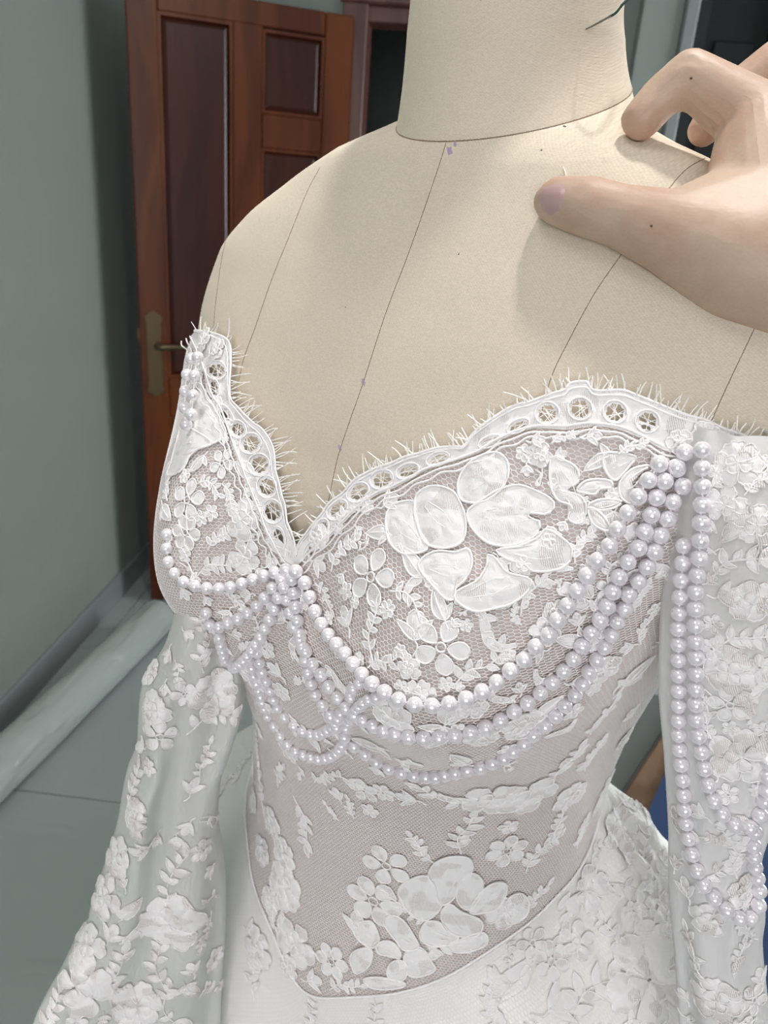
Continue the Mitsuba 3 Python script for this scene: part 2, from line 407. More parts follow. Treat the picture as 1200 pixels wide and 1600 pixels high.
k = add('window_1__pane', rect((FX0, YF - 0.05, FZ0), (0, 0, FZ1 - FZ0), (FX1 - FX0, 0, 0)), 'm_white')
scene[k]['emitter'] = dict(type='area', radiance=rgb(FRONT_POWER, FRONT_POWER * 0.96, FRONT_POWER * 0.98))  # glowing pane out of view, brightens the front of the dress
tag(key('window_2'), 'unseen window in the right wall, lighting the hip and right sleeve', 'window', kind='structure')
add('window_2__frame', cat([box(XR + 0.02, XR + 0.06, WY0, WY1, WZ0, WZ0 + 0.05), box(XR + 0.02, XR + 0.06, WY0, WY1, WZ1 - 0.05, WZ1), box(XR + 0.02, XR + 0.06, WY0, WY0 + 0.05, WZ0, WZ1), box(XR + 0.02, XR + 0.06, WY1 - 0.05, WY1, WZ0, WZ1), box(XR + 0.02, XR + 0.06, 2.0, 2.06, WZ0, WZ1)]), 'm_white')
k = add('window_2__pane', rect((XR + 0.05, WY0, WZ0), (0, 0, WZ1 - WZ0), (0, WY1 - WY0, 0)), 'm_white')
scene[k]['emitter'] = dict(type='area', radiance=rgb(SIDE_POWER * 0.97, SIDE_POWER * 0.99, SIDE_POWER))  # glowing pane out of view, brightens the hip and right sleeve


def lamp(pos, rad, power, label):
    t = key('unseen_ceiling_lamp'); tag(t, label, 'lamp')
    hm = trimesh.creation.annulus(rad, rad * 1.25, 0.03); hm.apply_translation([pos[0], pos[1], pos[2]])
    add(t + '__housing', hm, 'm_white', 30)
    n = 32; a = np.arange(n) * 2 * np.pi / n
    v = np.vstack([np.stack([pos[0] + rad * np.cos(a), pos[1] + rad * np.sin(a), a * 0 + pos[2]], 1), [[pos[0], pos[1], pos[2]]]])
    f = np.stack([(np.arange(n) + 1) % n, np.arange(n), np.full(n, n)], 1)
    kk = add(t + '__diffuser', tm(v, f), 'm_white')
    scene[kk]['emitter'] = dict(type='area', radiance=rgb(power, power * 0.95, power * 0.91))


_kp = L2W(KEY_POS)
lamp(_kp, KEY_RAD, KEY_POWER, 'unseen round ceiling lamp lighting the dress form from straight above')  # out of view, gives the neck and hand shadows on the chest


def panel_lamp(x0, x1, y0, y1, power, label):
    t = key('unseen_ceiling_panel_lamp'); tag(t, label, 'lamp')
    z = ZC - 0.012
    add(t + '__frame', cat([box(x0 - .03, x1 + .03, y0 - .03, y0, z - .01, ZC), box(x0 - .03, x1 + .03, y1, y1 + .03, z - .01, ZC), box(x0 - .03, x0, y0, y1, z - .01, ZC), box(x1, x1 + .03, y0, y1, z - .01, ZC)]), 'm_white')
    kk = add(t + '__diffuser', rect((x0, y0, z), (0, y1 - y0, 0), (x1 - x0, 0, 0)), 'm_white')
    scene[kk]['emitter'] = dict(type='area', radiance=rgb(power, power * 0.95, power * 0.92))


panel_lamp(-0.85, -0.25, -0.55, 0.05, CEIL_POWER * 1.15, 'unseen square ceiling panel lamp lighting the dress and pearls from the front, nearer the left wall')  # out of view, lights the left of the dress and the pearl highlights
panel_lamp(0.55, 1.15, -0.75, -0.15, CEIL_POWER * 0.45, 'unseen square ceiling panel lamp lighting the dress and pearls from the front, farther from the left wall')  # out of view, weaker light on the dress from the other side

# roll of film lying along the wall
ax0, ax1 = np.array([-1.035, 1.30, 0.066]), np.array([-0.90, 2.30, 0.066])
ax0 = ax0 + (ax0 - ax1) * 0.5
n = 90; tt = np.linspace(0, 1, n); an = np.linspace(0, 2 * np.pi, 49)[:-1]
d = (ax1 - ax0) / np.linalg.norm(ax1 - ax0); e1 = np.cross(d, [0, 0, 1]); e2 = np.cross(e1, d)
A, Tt = np.meshgrid(an, tt)
base = ax0 + Tt[..., None] * (ax1 - ax0)
wr = meshkit.fbm(np.stack([np.cos(A) * 1.5, np.sin(A) * 1.5 + 5, Tt * 9], -1), 3, 4)
rr = 0.064 + 0.006 * (wr - 0.5)
P = base + rr[..., None] * (np.cos(A)[..., None] * e1 + np.sin(A)[..., None] * e2)
t = key('fabric_roll'); tag(t, 'long roll of white glossy film lying on the floor along the left wall', 'roll')
add(t + '__wrap', tm(P.reshape(-1, 3), gridfaces(n, 48, True)), 'm_roll', True)
core = trimesh.creation.annulus(0.018, 0.060, 0.004)
for end, s in ((ax0, 1), (ax1, -1)):
    c = core.copy(); c.apply_transform(trimesh.geometry.align_vectors([0, 0, 1], d)); c.apply_translation(end + d * s * 0.004)
    add(t + '__core', c, 'm_card')
# ------------------------------------------------------------------ dress form: lofted cross-sections (cm in the form's axes, z from eye height)
# rows: z, centre shift, half width, front depth, back depth, squareness
FORM = [(16, -.5, 4.65, 4.35, 4.3, 2.0), (9, -.45, 4.7, 4.5, 4.5, 2.0), (6, -.3, 5.0, 4.75, 5.2, 2.0), (4.6, 0, 5.5, 5.0, 6.0, 2.0), (3.6, 0, 7.2, 5.15, 6.6, 1.95), (2.7, 0, 9.5, 5.3, 7.2, 1.9),
        (1.0, 0, 13.0, 5.9, 7.8, 1.9), (-1., 0, 15.9, 6.8, 8.3, 2.1), (-3., 0, 17.4, 7.8, 8.8, 2.25), (-6, 0, 17.7, 9.2, 9.2, 2.4), (-10, 0, 16.8, 10.6, 9.5, 2.45),
        (-14, -.4, 14.9, 11.4, 9.2, 2.3), (-18, -.9, 12.4, 11.2, 8.4, 2.15), (-24, -1.0, 10.4, 9.8, 6.8, 2.05), (-30, -1, 9.6, 8.8, 5.6, 2.0), (-35, -1.2, 9.8, 9.0, 5.5, 2.0), (-42, -1.2, 12, 9.6, 8, 2.0), (-50, -1.2, 14.0, 9.8, 10, 2.0), (-62, -1.2, 15, 10, 11, 2.0)]
BOD = [(-4, 0, 17.9, 8.5, 9.5, 2.3), (-6, 0, 18.2, 9.6, 9.7, 2.35), (-10, -.2, 17.6, 11.0, 9.8, 2.4), (-14, -.8, 15.8, 12.0, 9.6, 2.35), (-18, -.9, 14.0, 12.2, 9.2, 2.25), (-22, -1.0, 12.8, 11.7, 8.4, 2.15),
       (-26, -1.0, 11.9, 10.7, 7.4, 2.05), (-30, -1.0, 11.5, 9.9, 6.7, 2.0), (-35, -1.0, 11.7, 9.6, 6.6, 2.0), (-39, -1.0, 12.8, 10.1, 7.9, 2.0), (-44, -1.1, 14.4, 10.9, 9.8, 2.0), (-50, -1.1, 17, 11.6, 12.5, 2.0), (-60, -1.1, 19, 12., 13, 2.0)]
SK = [(-28, -1.0, 11.8, 9.9, 7., 2.0), (-33, -1.0, 12.2, 9.8, 7.6, 2.0), (-35, -1.0, 13.4, 9.9, 9., 2.0), (-38, -1.1, 15.9, 10.4, 12., 2.0), (-42, -1.1, 18.8, 11.2, 15, 2.0), (-48, -1.1, 22.0, 12.6, 18, 2.0), (-56, -1.1, 26., 14.5, 21, 2.0),
      (-70, -1.1, 31, 17.5, 25, 2.0), (-100, -1.1, 38, 23, 31, 2.0), (-144.9, -1.1, 46, 32, 40, 2)]


def bust(x, z, A, x0=8.3, z0=-18., sx=5.2, su=6.5, sd=5.0):
    dz = z - z0; sz = np.where(dz > 0, su, sd)
    return A * np.exp(-(dz / sz) ** 2) * (np.exp(-((x - x0) / sx) ** 2) + np.exp(-((x + x0) / sx) ** 2))


class Loft:
    def __init__(s, K, A=0):
        K = np.array(sorted(K)); s.f = [PchipInterpolator(K[:, 0], K[:, k]) for k in range(1, 6)]; s.A = A

    def __call__(s, th, z, off=0.):
        xc, a, yf, yb, n = [f(z) for f in s.f]
        a, yf, yb = a + off, yf + off, yb + off
        c, si = np.cos(th), np.sin(th)
        x = a * np.sign(c) * np.abs(c) ** (2 / n); y = np.where(si > 0, yf, yb) * np.sign(si) * np.abs(si) ** (2 / n)
        if s.A: y = y + bust(x, z, s.A) * np.clip(si * 2, 0, 1)
        return np.stack([x + xc, y, z + 0 * x], -1)


form_, bod_, skirt_ = Loft(FORM, 2.3), Loft(BOD, 3.2), Loft(SK)
TH0 = -np.pi / 2


class Surf:
    """A gridded surface (parameters th, z -> cm) with rays and frames."""
    def __init__(s, fn, th, z):
        s.th, s.z = th, z
        Tt, Zz = np.meshgrid(th, z)
        s.P = fn(Tt, Zz)
        s.mesh = tm(L2W(s.P).reshape(-1, 3), gridfaces(len(z), len(th)))
        n = np.cross(np.gradient(s.P, axis=1), np.gradient(s.P, axis=0))
        s.N = n / (np.linalg.norm(n, axis=-1, keepdims=True) + 1e-12)
        s.Nw = (s.N[..., :1] * np.r_[LF, 0] + s.N[..., 1:2] * np.r_[FW, 0] + s.N[..., 2:] * np.array([0, 0, 1.])).reshape(-1, 3)
        s.par = np.stack([Tt, Zz], -1).reshape(-1, 2)

    def cast(s, o, d):
        """(hit mask, world point, world normal, parameters) for rays."""
        if not hasattr(s, 'emb'):
            s.emb = rtcore_scene.EmbreeScene(); s.tri = np.asarray(s.mesh.faces)
            s.vv = np.asarray(s.mesh.vertices)
            s.buf = TriangleMesh(s.emb, s.vv[s.tri].astype(np.float32))
        d = np.asarray(d, float); o = np.broadcast_to(o, d.shape)
        dn = d / np.linalg.norm(d, axis=1, keepdims=True)
        r = s.emb.run(np.ascontiguousarray(o, np.float32), np.ascontiguousarray(dn, np.float32), output=True)
        it = r['primID']; m = it >= 0
        P = np.zeros((len(d), 3)); N = np.zeros((len(d), 3)); Q = np.zeros((len(d), 2))
        if m.any():
            f = s.tri[it[m]]; u, v = r['u'][m][:, None].astype(float), r['v'][m][:, None].astype(float)
            b = np.concatenate([1 - u - v, u, v], 1)
            P[m] = (s.vv[f] * b[..., None]).sum(1)
            nn = (s.Nw[f] * b[..., None]).sum(1); N[m] = nn / (np.linalg.norm(nn, axis=1, keepdims=True) + 1e-12)
            Q[m] = (s.par[f] * b[..., None]).sum(1)
        return m, P, N, Q

    def px(s, pts):
        pts = np.asarray(pts, float)
        return s.cast(C[None], ray(pts[:, 0], pts[:, 1]))


th_all = np.linspace(TH0, TH0 + 2 * np.pi, 361)
# neck seam ring: lower at the front, higher at the back
ringz = lambda th: 4.70 - 1.93 * np.sin(th) + 0.14 * np.cos(th)


def ring(th, k=1.0):
    return np.stack([5.25 * k * np.cos(th), 0.1 + 4.95 * k * np.sin(th), ringz(th)], -1)


def torsofn(th, v):
    """v 0..0.3 below the dress, 0.3..0.9 chest and shoulders, 0.9..1 up to the neck seam."""
    zt = ringz(th) - 1.0
    z = np.where(v < .3, -60 + v / .3 * 38, -22 + (np.minimum(v, .9) - .3) / .6 * (zt + 22))
    P = form_(th, z)
    w = np.clip((v - .9) / .1, 0, 1)[..., None]
    Q = ring(th)
    out = P * (1 - w) + Q * w
    out[..., 2] += (0.25 * w * (1 - w))[..., 0] * 1.0
    return out


SF = Surf(torsofn, th_all, np.r_[np.linspace(.3, .9, 120), np.linspace(.905, 1, 12)])
t = key('dress_form'); tag(t, 'cream linen covered dress form bust with stitched seam lines and a tall neck', 'dress form')
Tt, V = np.meshgrid(np.linspace(TH0, TH0 + 2 * np.pi, 241)[:-1], np.r_[np.linspace(0, .3, 30), np.linspace(.31, .9, 120), np.linspace(.905, 1, 14)])
P = torsofn(Tt, V)
Pv = np.vstack([P.reshape(-1, 3), [[-1.2, 0, -60.0]]])
fb = np.stack([(np.arange(240) + 1) % 240, np.arange(240), np.full(240, len(Pv) - 1)], 1)
add(t + '__torso', tm(L2W(Pv), np.vstack([gridfaces(len(V), 240, True), fb])), 'm_form', True)
Tn, Vn = np.meshgrid(np.linspace(TH0, TH0 + 2 * np.pi, 181)[:-1], np.r_[np.linspace(0, .25, 25), np.linspace(.27, 1, 25)])
Zn = ringz(Tn) - 0.10 + Vn * (17.0 - ringz(Tn))
up = form_(Tn, np.maximum(Zn, 7.5))
w = np.clip((Zn - ringz(Tn)) / 3.6, 0, 1); w = 1 - (1 - w) ** 2.2
Pn = ring(Tn, 1.004) * (1 - w[..., None]) + up * w[..., None]; Pn[..., 2] = Zn
Pn = np.vstack([Pn.reshape(-1, 3), [[-.5, 0, 16.9]]])
fb = np.stack([np.arange(180) + 49 * 180, (np.arange(180) + 1) % 180 + 49 * 180, np.full(180, len(Pn) - 1)], 1)
neckm = tm(L2W(Pn), np.vstack([gridfaces(50, 180, True), fb]))
add(t + '__neck', neckm, 'm_form', True)
pole = trimesh.creation.cylinder(0.016, H - 0.58, sections=24); pole.apply_translation([*(AX + LF * -0.012), (H - 0.58) / 2])
add(t + '__pole', pole, 'm_metal', 30)
thr = np.linspace(0, 2 * np.pi, 200, endpoint=False)
add(t + '__seam', tube(L2W(ring(thr, 1.004)), 0.00030, 5, closed=True), 'm_seam', label='dark stitched seam around the base of the neck')


def form_line(px, n=60, off=0.0001):
    q = spline(px, n); m, P, N, _ = SF.px(q)
    return (P + N * off)[m]


for px in ([(697, 224), (685, 262), (665, 321), (637, 400), (602, 492), (568, 597), (546, 660), (528, 715), (513, 785), (505, 830)],
           [(1102, 247), (1072, 265), (1045, 295), (1010, 342), (975, 392), (930, 457), (890, 530), (862, 588), (845, 650)],
           [(1184, 500), (1177, 517), (1140, 595), (1115, 650), (1100, 690)],
           [(500, 262), (480, 300), (455, 362), (424, 439), (400, 509), (382, 558), (372, 600)],
           [(372, 338), (362, 352), (349, 393), (338, 465), (333, 520)]):
    L = form_line(px, 120)
    if len(L) > 5: add(t + '__seam', tube(L, 0.00018, 5), 'm_seam')
m_, Pq, Nq, _ = SF.px([(977, 165), (990, 178)])


def blob(px, r, n=14, jit=0.35, ang=0.0, asp=1.0):
    """A thin irregular patch on the form around a pixel, r in cm."""
    m, P, N, _ = SF.px([px]); P, N = P[0], N[0]
    a = np.cross(N, [0, 0, 1]); a /= np.linalg.norm(a); b = np.cross(N, a)
    th = np.arange(n) * 2 * np.pi / n; rr = r * (1 + jit * RNG.uniform(-1, 1, n))
    u, v = rr * np.cos(th) * asp, rr * np.sin(th)
    u, v = u * math.cos(ang) - v * math.sin(ang), u * math.sin(ang) + v * math.cos(ang)
    q = P + (u[:, None] * a + v[:, None] * b) / 100
    mm, H_, NN, _ = SF.cast(q + N * 0.01, np.broadcast_to(-N, q.shape))
    q = np.where(mm[:, None], H_ + NN * 0.00012, q)
    return tm(np.vstack([q, P + N * 0.00016]), np.stack([np.arange(n), (np.arange(n) + 1) % n, np.full(n, n)], 1))


for px, r, ang, asp in (((703, 236), .17, 2.2, 2.0), ((711, 226), .09, 2.2, 2.2), ((568, 597), .12, 2.3, 2.2), ((531, 700), .10, 2.2, 2.4)):
    add(t + '__ink_mark', blob(px, r * 0.7, ang=ang, asp=asp), 'm_ink', label='small purple ink mark')
for px, r in (((534, 752), .06), ((882, 198), .07), ((846, 235), .04), ((717, 397), .035), ((540, 480), .03)):
    add(t + '__ink_mark', blob(px, r), 'm_inkdark')

# needle with dark green thread stuck in the neck
zn = 0.0
nm = neckm.ray.intersects_location([C], [ray(913, 47)], multiple_hits=False)[0]
z0 = float(proj(nm)[1][0]) if len(nm) else 0.30
t = key('sewing_needle'); tag(t, 'sewing needle with dark green thread stuck in the side of the form neck', 'needle')
add(t + '__shaft', tube(at([910, 925, 940, 957], [48, 41, 33, 23.5], [z0 + .002, z0 - .003, z0 - .008, z0 - .013]), np.array([.0002, .00035, .0004, .0004]), 6), 'm_needle', True)
tp = spline(np.array([[952, 26, z0 - .011], [960, 22, z0 - .014], [966, 16, z0 - .015], [972, 8, z0 - .016], [979, 1, z0 - .016], [990, -6, z0 - .014], [1002, -22, z0 - .008], [1012, -50, z0]]), 40)
add(t + '__thread', tube(at(tp[:, 0], tp[:, 1], tp[:, 2]), 0.0005, 6), 'm_thread', True)
add(t + '__thread', tube(at(tp[8:34, 0] + 3, tp[8:34, 1] - 3, tp[8:34, 2]), 0.0004, 6), 'm_thread', True)

# ------------------------------------------------------------------ dress: bodice and skirt surfaces
SB = Surf(bod_, th_all, np.arange(-47, -4.49, 0.2))
# neckline pieces traced over the form: outer edge of the lace border and its inner edge
L_OUT = [(309, 516), (335, 520), (358, 530), (365, 544), (364, 567), (362, 596), (364, 625), (376, 640), (396, 660), (413, 672), (430, 699), (433, 733), (440, 763), (447, 787), (451, 813), (461, 840), (468, 866)]
L_IN = [(301, 528), (308, 545), (318, 575), (323, 590), (333, 620), (350, 647), (367, 700), (375, 724), (383, 747), (392, 768), (400, 787), (409, 809), (417, 830), (429, 850), (440, 870), (452, 884), (463, 892)]
R_OUT = [(466, 862), (477, 840), (497, 817), (517, 790), (543, 768), (560, 749), (577, 739), (603, 729), (620, 722), (643, 713), (670, 706), (707, 699), (727, 697), (740, 680), (757, 665), (781, 648), (807, 634), (833, 628), (868, 615), (883, 610), (892, 600), (917, 598), (929, 611), (972, 611), (1001, 621), (1033, 634), (1073, 648), (1100, 655), (1128, 668), (1158, 678), (1180, 690), (1196, 705), (1215, 720)]
R_IN = [(463, 888), (484, 868), (513, 845), (540, 817), (563, 795), (590, 775), (617, 764), (645, 749), (670, 735), (713, 721), (750, 708), (780, 690), (833, 671), (887, 672), (927, 667), (967, 672), (1007, 688), (1039, 704), (1075, 712), (1110, 722), (1150, 735), (1190, 752), (1215, 765)]
SEAMPX = [(386, 1290), (390, 1330), (395, 1370), (405, 1405), (420, 1440), (440, 1488), (458, 1528), (478, 1552), (505, 1560), (550, 1558), (600, 1555), (640, 1547), (680, 1534), (715, 1517), (750, 1495), (790, 1468), (830, 1438), (865, 1403), (895, 1370), (915, 1335), (928, 1300), (938, 1265), (944, 1235)]


def zcurve(px, th_lo, z_lo, th_hi, z_hi, n=160):
    m, P, N, Q = SB.px(spline(px, n)); Q = Q[m]
    o = np.argsort(Q[:, 0]); th, z = Q[o, 0], Q[o, 1]
    th = np.r_[TH0 - .1, th_lo, th, th_hi, TH0 + 2 * np.pi + .1]; z = np.r_[z_lo, z_lo, z, z_hi, z_hi]
    th, i = np.unique(np.round(th, 5), return_index=True)
    return lambda t: np.interp(t, th, z[i])


_m1, _p1, _n1, QL = SB.px(spline(L_IN, 80)); _m2, _p2, _n2, QR = SB.px(spline(R_IN, 120))
_q = np.vstack([QL[_m1], QR[_m2]])
_tb = np.linspace(TH0, TH0 + 2 * np.pi, 721)
_o = np.argsort(_q[:, 0]); _zt = np.interp(_tb, _q[_o, 0], _q[_o, 1])
_lo, _hi = _q[_o[0]], _q[_o[-1]]
_zt = np.where(_tb < _lo[0], np.maximum(-11, _lo[1] - 14 * (_lo[0] - _tb)), _zt); _zt = np.where(_tb > _hi[0], np.maximum(-11, _hi[1] - 14 * (_tb - _hi[0])), _zt)
ZTOP = lambda th: np.interp(th, _tb, _zt)
ZSEAM = zcurve(SEAMPX, 0.0 - 0.45, -30.0, np.pi + 0.5, -33.5)
_zs = gaussian_filter1d(ZSEAM(_tb), 3); ZSEAM = lambda th: np.interp(th, _tb, _zs)
dress = key('wedding_dress')
tag(dress, 'white lace wedding dress with sweetheart bodice and lace sleeves on the form', 'dress')
Tt, V = np.meshgrid(np.linspace(TH0, TH0 + 2 * np.pi, 361), np.linspace(0, 1, 170))
Zb = ZSEAM(Tt) - 0.4 + V * (ZTOP(Tt) - ZSEAM(Tt) + 0.4)
add(dress + '__bodice', tm(L2W(bod_(Tt, Zb)).reshape(-1, 3), gridfaces(170, 361)), 'm_lining', True, label='blush beige bodice lining under the lace')


def skirtfn(th, z):
    zs = ZSEAM(th)
    w = np.clip((zs - z) / 6.0, 0, 1); w = w * w * (3 - 2 * w)
    b = bod_(th, np.maximum(z, -47.0), 0.12); s = skirt_(th, z, 0.0)
    d = zs - z
    bump = 4.2 * np.exp(-(((th + 0.42 + np.pi) % (2 * np.pi) - np.pi) / 0.42) ** 2) * np.clip(d / 2.5, 0, 1) * np.exp(-((d - 5) / 7.) ** 2)
    wrk = meshkit.fbm(np.stack([th * 5, z * 0.35 + th * 4, 0 * th], -1), 3, 2) - .5
    fold = 0.6 * np.clip((-50 - z) / 30, 0, 1) * np.sin(th * 17 + 0.8 * np.sin(th * 5)) * np.clip(-z / 60, 0, 2)
    out = b * (1 - w[..., None]) + s * w[..., None]
    rad = out[..., :2] / (np.linalg.norm(out[..., :2], axis=-1, keepdims=True) + 1e-9)
    side = np.exp(-(((th + 0.30 + np.pi) % (2 * np.pi) - np.pi) / 0.42) ** 2)
    amp = bump + fold + wrk * (0.25 + 3.2 * side) * np.clip(d / 2, 0, 1)
    out = out + np.concatenate([rad * amp[..., None], 0 * amp[..., None]], -1)
    out[..., 2] = z
    return out


class SkSurf(Surf):
    pass


def skirt_sheet(v, th):
    return ZSEAM(th) + 0.15 - v * (ZSEAM(th) + 0.15 + 144.5)


_vs = np.r_[np.linspace(0, .30, 150), np.linspace(.31, 1, 40)]
_Tt, _V = np.meshgrid(np.linspace(TH0, TH0 + 2 * np.pi, 481), _vs)
_Zk = skirt_sheet(_V, _Tt); _Pk = skirtfn(_Tt, _Zk)
add(dress + '__skirt', tm(L2W(_Pk).reshape(-1, 3), gridfaces(*_Tt.shape)), 'm_satin', True, label='ivory satin skirt lining')
SS = Surf(lambda t_, v_: skirtfn(t_, skirt_sheet(v_, t_)), np.linspace(TH0, TH0 + 2 * np.pi, 481), np.linspace(0, .35, 200))
SS.N *= -1; SS.Nw *= -1
# seam cord along the basque
ths = np.linspace(-0.7, np.pi + 0.7, 260)
add(dress + '__waist_seam', tube(L2W(skirtfn(ths, ZSEAM(ths) + 0.12)), 0.0007, 6), 'm_cord', True)


# honeycomb net on a surface
def net(fn, u0, u1, v0, v1, du, dv, keep, width, off, flat=False):
    """Threads of a hexagonal net: fn(u, v) -> cm, du/dv the cell pitch in parameters."""
    nx, ny = int((u1 - u0) / du), int((v1 - v0) / dv)
    cgrid, rgrid = np.meshgrid(np.arange(nx), np.arange(ny))
    upn = ((cgrid + rgrid) % 2)
    u = u0 + cgrid * du; v = v0 + (rgrid + upn * 0.36) * dv
    P = fn(u, v)
    e = 0.02
    Pu, Pv = fn(u + e * du, v) - P, fn(u, v + e * dv) - P
    N = np.cross(Pu, Pv); N /= np.linalg.norm(N, axis=-1, keepdims=True) + 1e-12
    K = keep(u, v)
    P = P + N * off
    idx = np.arange(nx * ny).reshape(ny, nx)
    E1 = np.stack([idx[:, :-1], idx[:, 1:]], -1).reshape(-1, 2)
    mm = upn[:-1] == 1
    E2 = np.stack([idx[:-1][mm], idx[1:][mm]], -1)
    E = np.vstack([E1, E2]); Kf = K.ravel(); E = E[Kf[E[:, 0]] & Kf[E[:, 1]]]
    Pf, Nf = P.reshape(-1, 3), N.reshape(-1, 3)
    a, b = Pf[E[:, 0]], Pf[E[:, 1]]
    s = np.cross(b - a, Nf[E[:, 0]]); s /= np.linalg.norm(s, axis=1, keepdims=True) + 1e-12
    s *= width / 2; lift = Nf[E[:, 0]] * width * 0.35
    if flat:
        V = np.stack([a - s, a + s, b - s, b + s], 1).reshape(-1, 3); k = np.arange(len(E))[:, None] * 4
        return V, np.concatenate([k + [0, 1, 3], k + [0, 3, 2]], 0)
    V = np.stack([a - s, a + lift, a + s, b - s, b + lift, b + s], 1).reshape(-1, 3)
    k = np.arange(len(E))[:, None] * 6
    Fc = np.concatenate([k + [0, 1, 4], k + [0, 4, 3], k + [1, 2, 5], k + [1, 5, 4]], 0)
    return V, Fc


tt_ = np.linspace(-0.9, np.pi + 0.55, 500); zz_ = np.arange(-46, -5, 0.1)
_A, _B = np.meshgrid(tt_, zz_); _G = bod_(_A, _B)
_arc = np.concatenate([np.zeros((1, len(tt_))), np.cumsum(np.linalg.norm(np.diff(_G, axis=0), axis=-1), 0)], 0)
_smax = _arc.max(); _sg = np.arange(0, _smax, 0.1)
_zi = np.stack([np.interp(_sg, _arc[:, i], zz_) for i in range(len(tt_))], 1)
_ZI = RegularGridInterpolator((_sg, tt_), _zi, bounds_error=False, fill_value=None)
zofs = lambda th, s: _ZI(np.stack([s, th], -1))
bfn = lambda u, v: bod_(u, zofs(u, v))
keepb = lambda u, v: (lambda z: (z < ZTOP(u) + 0.02) & (z > ZSEAM(u) + 0.02))(zofs(u, v))
V, Fc = net(bfn, -0.7, np.pi + 0.4, 0, _smax, 0.0087, 0.150, keepb, 0.034, 0.07)
tag(add(dress + '__bodice_net', tm(L2W(V), Fc), 'm_net'), 'fine white hexagonal net over the bodice', kind='stuff')
V, Fc = net(lambda u, v: skirtfn(u, skirt_sheet(v, u)), -0.5, np.pi + 0.2, 0.001, 0.21, 0.0072, 0.0017, lambda u, v: v > 0, 0.034, -0.06, True)
tag(add(dress + '__skirt_net', tm(L2W(V), Fc), 'm_net'), 'fine white net over the satin skirt', kind='stuff')
#@@SLEEVES
# ------------------------------------------------------------------ sleeves: hanging lace tubes, (pixel row, left edge, right edge, optical depth m, half thickness cm)
LSL = [(880, 283, 345, .385, 1.2), (940, 277, 372, .388, 1.6), (1000, 262, 384, .395, 2.0), (1080, 222, 384, .405, 2.4), (1160, 216, 362, .415, 2.6), (1200, 201, 348, .42, 2.6), (1280, 186, 340, .43, 2.6),
       (1340, 168, 348, .437, 2.6), (1400, 147, 352, .443, 2.4), (1428, 142, 352, .445, 2.3), (1450, 125, 352, .446, 2.3), (1500, 98, 350, .45, 2.2), (1560, 64, 346, .452, 2.0), (1620, 52, 344, .455, 1.9), (1760, 40, 335, .46, 1.8), (1950, 60, 320, .47, 1.6)]
RSL = [(668, 1082, 1200, .262, 1.0), (700, 1068, 1235, .262, 1.2), (760, 1056, 1250, .263, 1.4), (860, 1047, 1256, .268, 1.6), (960, 1038, 1256, .275, 1.7), (1040, 1034, 1250, .281, 1.8), (1100, 1033, 1240, .286, 1.8), (1200, 1041, 1216, .294, 1.8),
       (1260, 1045, 1200, .299, 1.7), (1330, 1048, 1184, .305, 1.6), (1400, 1048, 1190, .311, 1.6), (1440, 1050, 1186, .315, 1.6), (1500, 1056, 1191, .320, 1.6), (1600, 1063, 1204, .33, 1.7), (1750, 1075, 1215, .345, 1.8), (1950, 1085, 1225, .365, 1.8)]


class Sleeve(Surf):
    def __init__(s, rows, seed, folds):
        r = np.array(rows, float); s.rows = r
        y = np.linspace(r[0, 0], r[-1, 0], 200)
        f = [PchipInterpolator(r[:, 0], r[:, k]) for k in range(1, 5)]
        xl, xr, zd, hk = [g(y) for g in f]
        A = at((xl + xr) / 2, y, zd)                                  # axis of the hanging tube
        view = A - C; view[:, 2] = 0; view /= np.linalg.norm(view, axis=1, keepdims=True)
        e1 = np.cross(view, [0, 0, 1.0]); e2 = view
        hw = (xr - xl) / 2 * zd / F
        u = np.linspace(0, 2 * np.pi, 161)
        s.th, s.z = u, np.arange(200.0)
        U, K = np.meshgrid(u, np.arange(200))
        ph = y[:, None] / 140.0
        rp = np.zeros_like(U)
        for i, (n, a, tw) in enumerate(folds): rp = rp + a * np.sin(n * U + tw * ph + seed + i * 1.7)
        rp = rp + 0.25 * (meshkit.fbm(np.stack([np.cos(U) * 1.4, np.sin(U) * 1.4, K / 22.0], -1), 3, seed) - .5)
        cx = np.cos(U); sx = np.sin(U)
        edge = np.abs(cx) ** 6
        X = hw[:, None] * cx * (1 + 0.03 * rp * edge)
        Yd = (hk[:, None] / 100) * (sx + rp * (1 - edge) * 0.9)
        P = A[:, None] + X[..., None] * e1[:, None] - Yd[..., None] * e2[:, None]
        s.W = P
        s.P = W2L(P)
        s.mesh = tm(P.reshape(-1, 3), gridfaces(200, 161))
        n = np.cross(np.gradient(P, axis=1), np.gradient(P, axis=0)); n /= np.linalg.norm(n, axis=-1, keepdims=True) + 1e-12
        c = P - A[:, None]
        if (n * c).sum() < 0: n = -n
        s.Nw = n.reshape(-1, 3); s.N = n
        s.par = np.stack([U, K], -1).reshape(-1, 2)
        g = [RegularGridInterpolator((np.arange(200.0), u), s.P[..., k], bounds_error=False, fill_value=None) for k in range(3)]
        s.fn = lambda uu, vv: np.stack([h(np.stack([vv, uu], -1)) for h in g], -1)


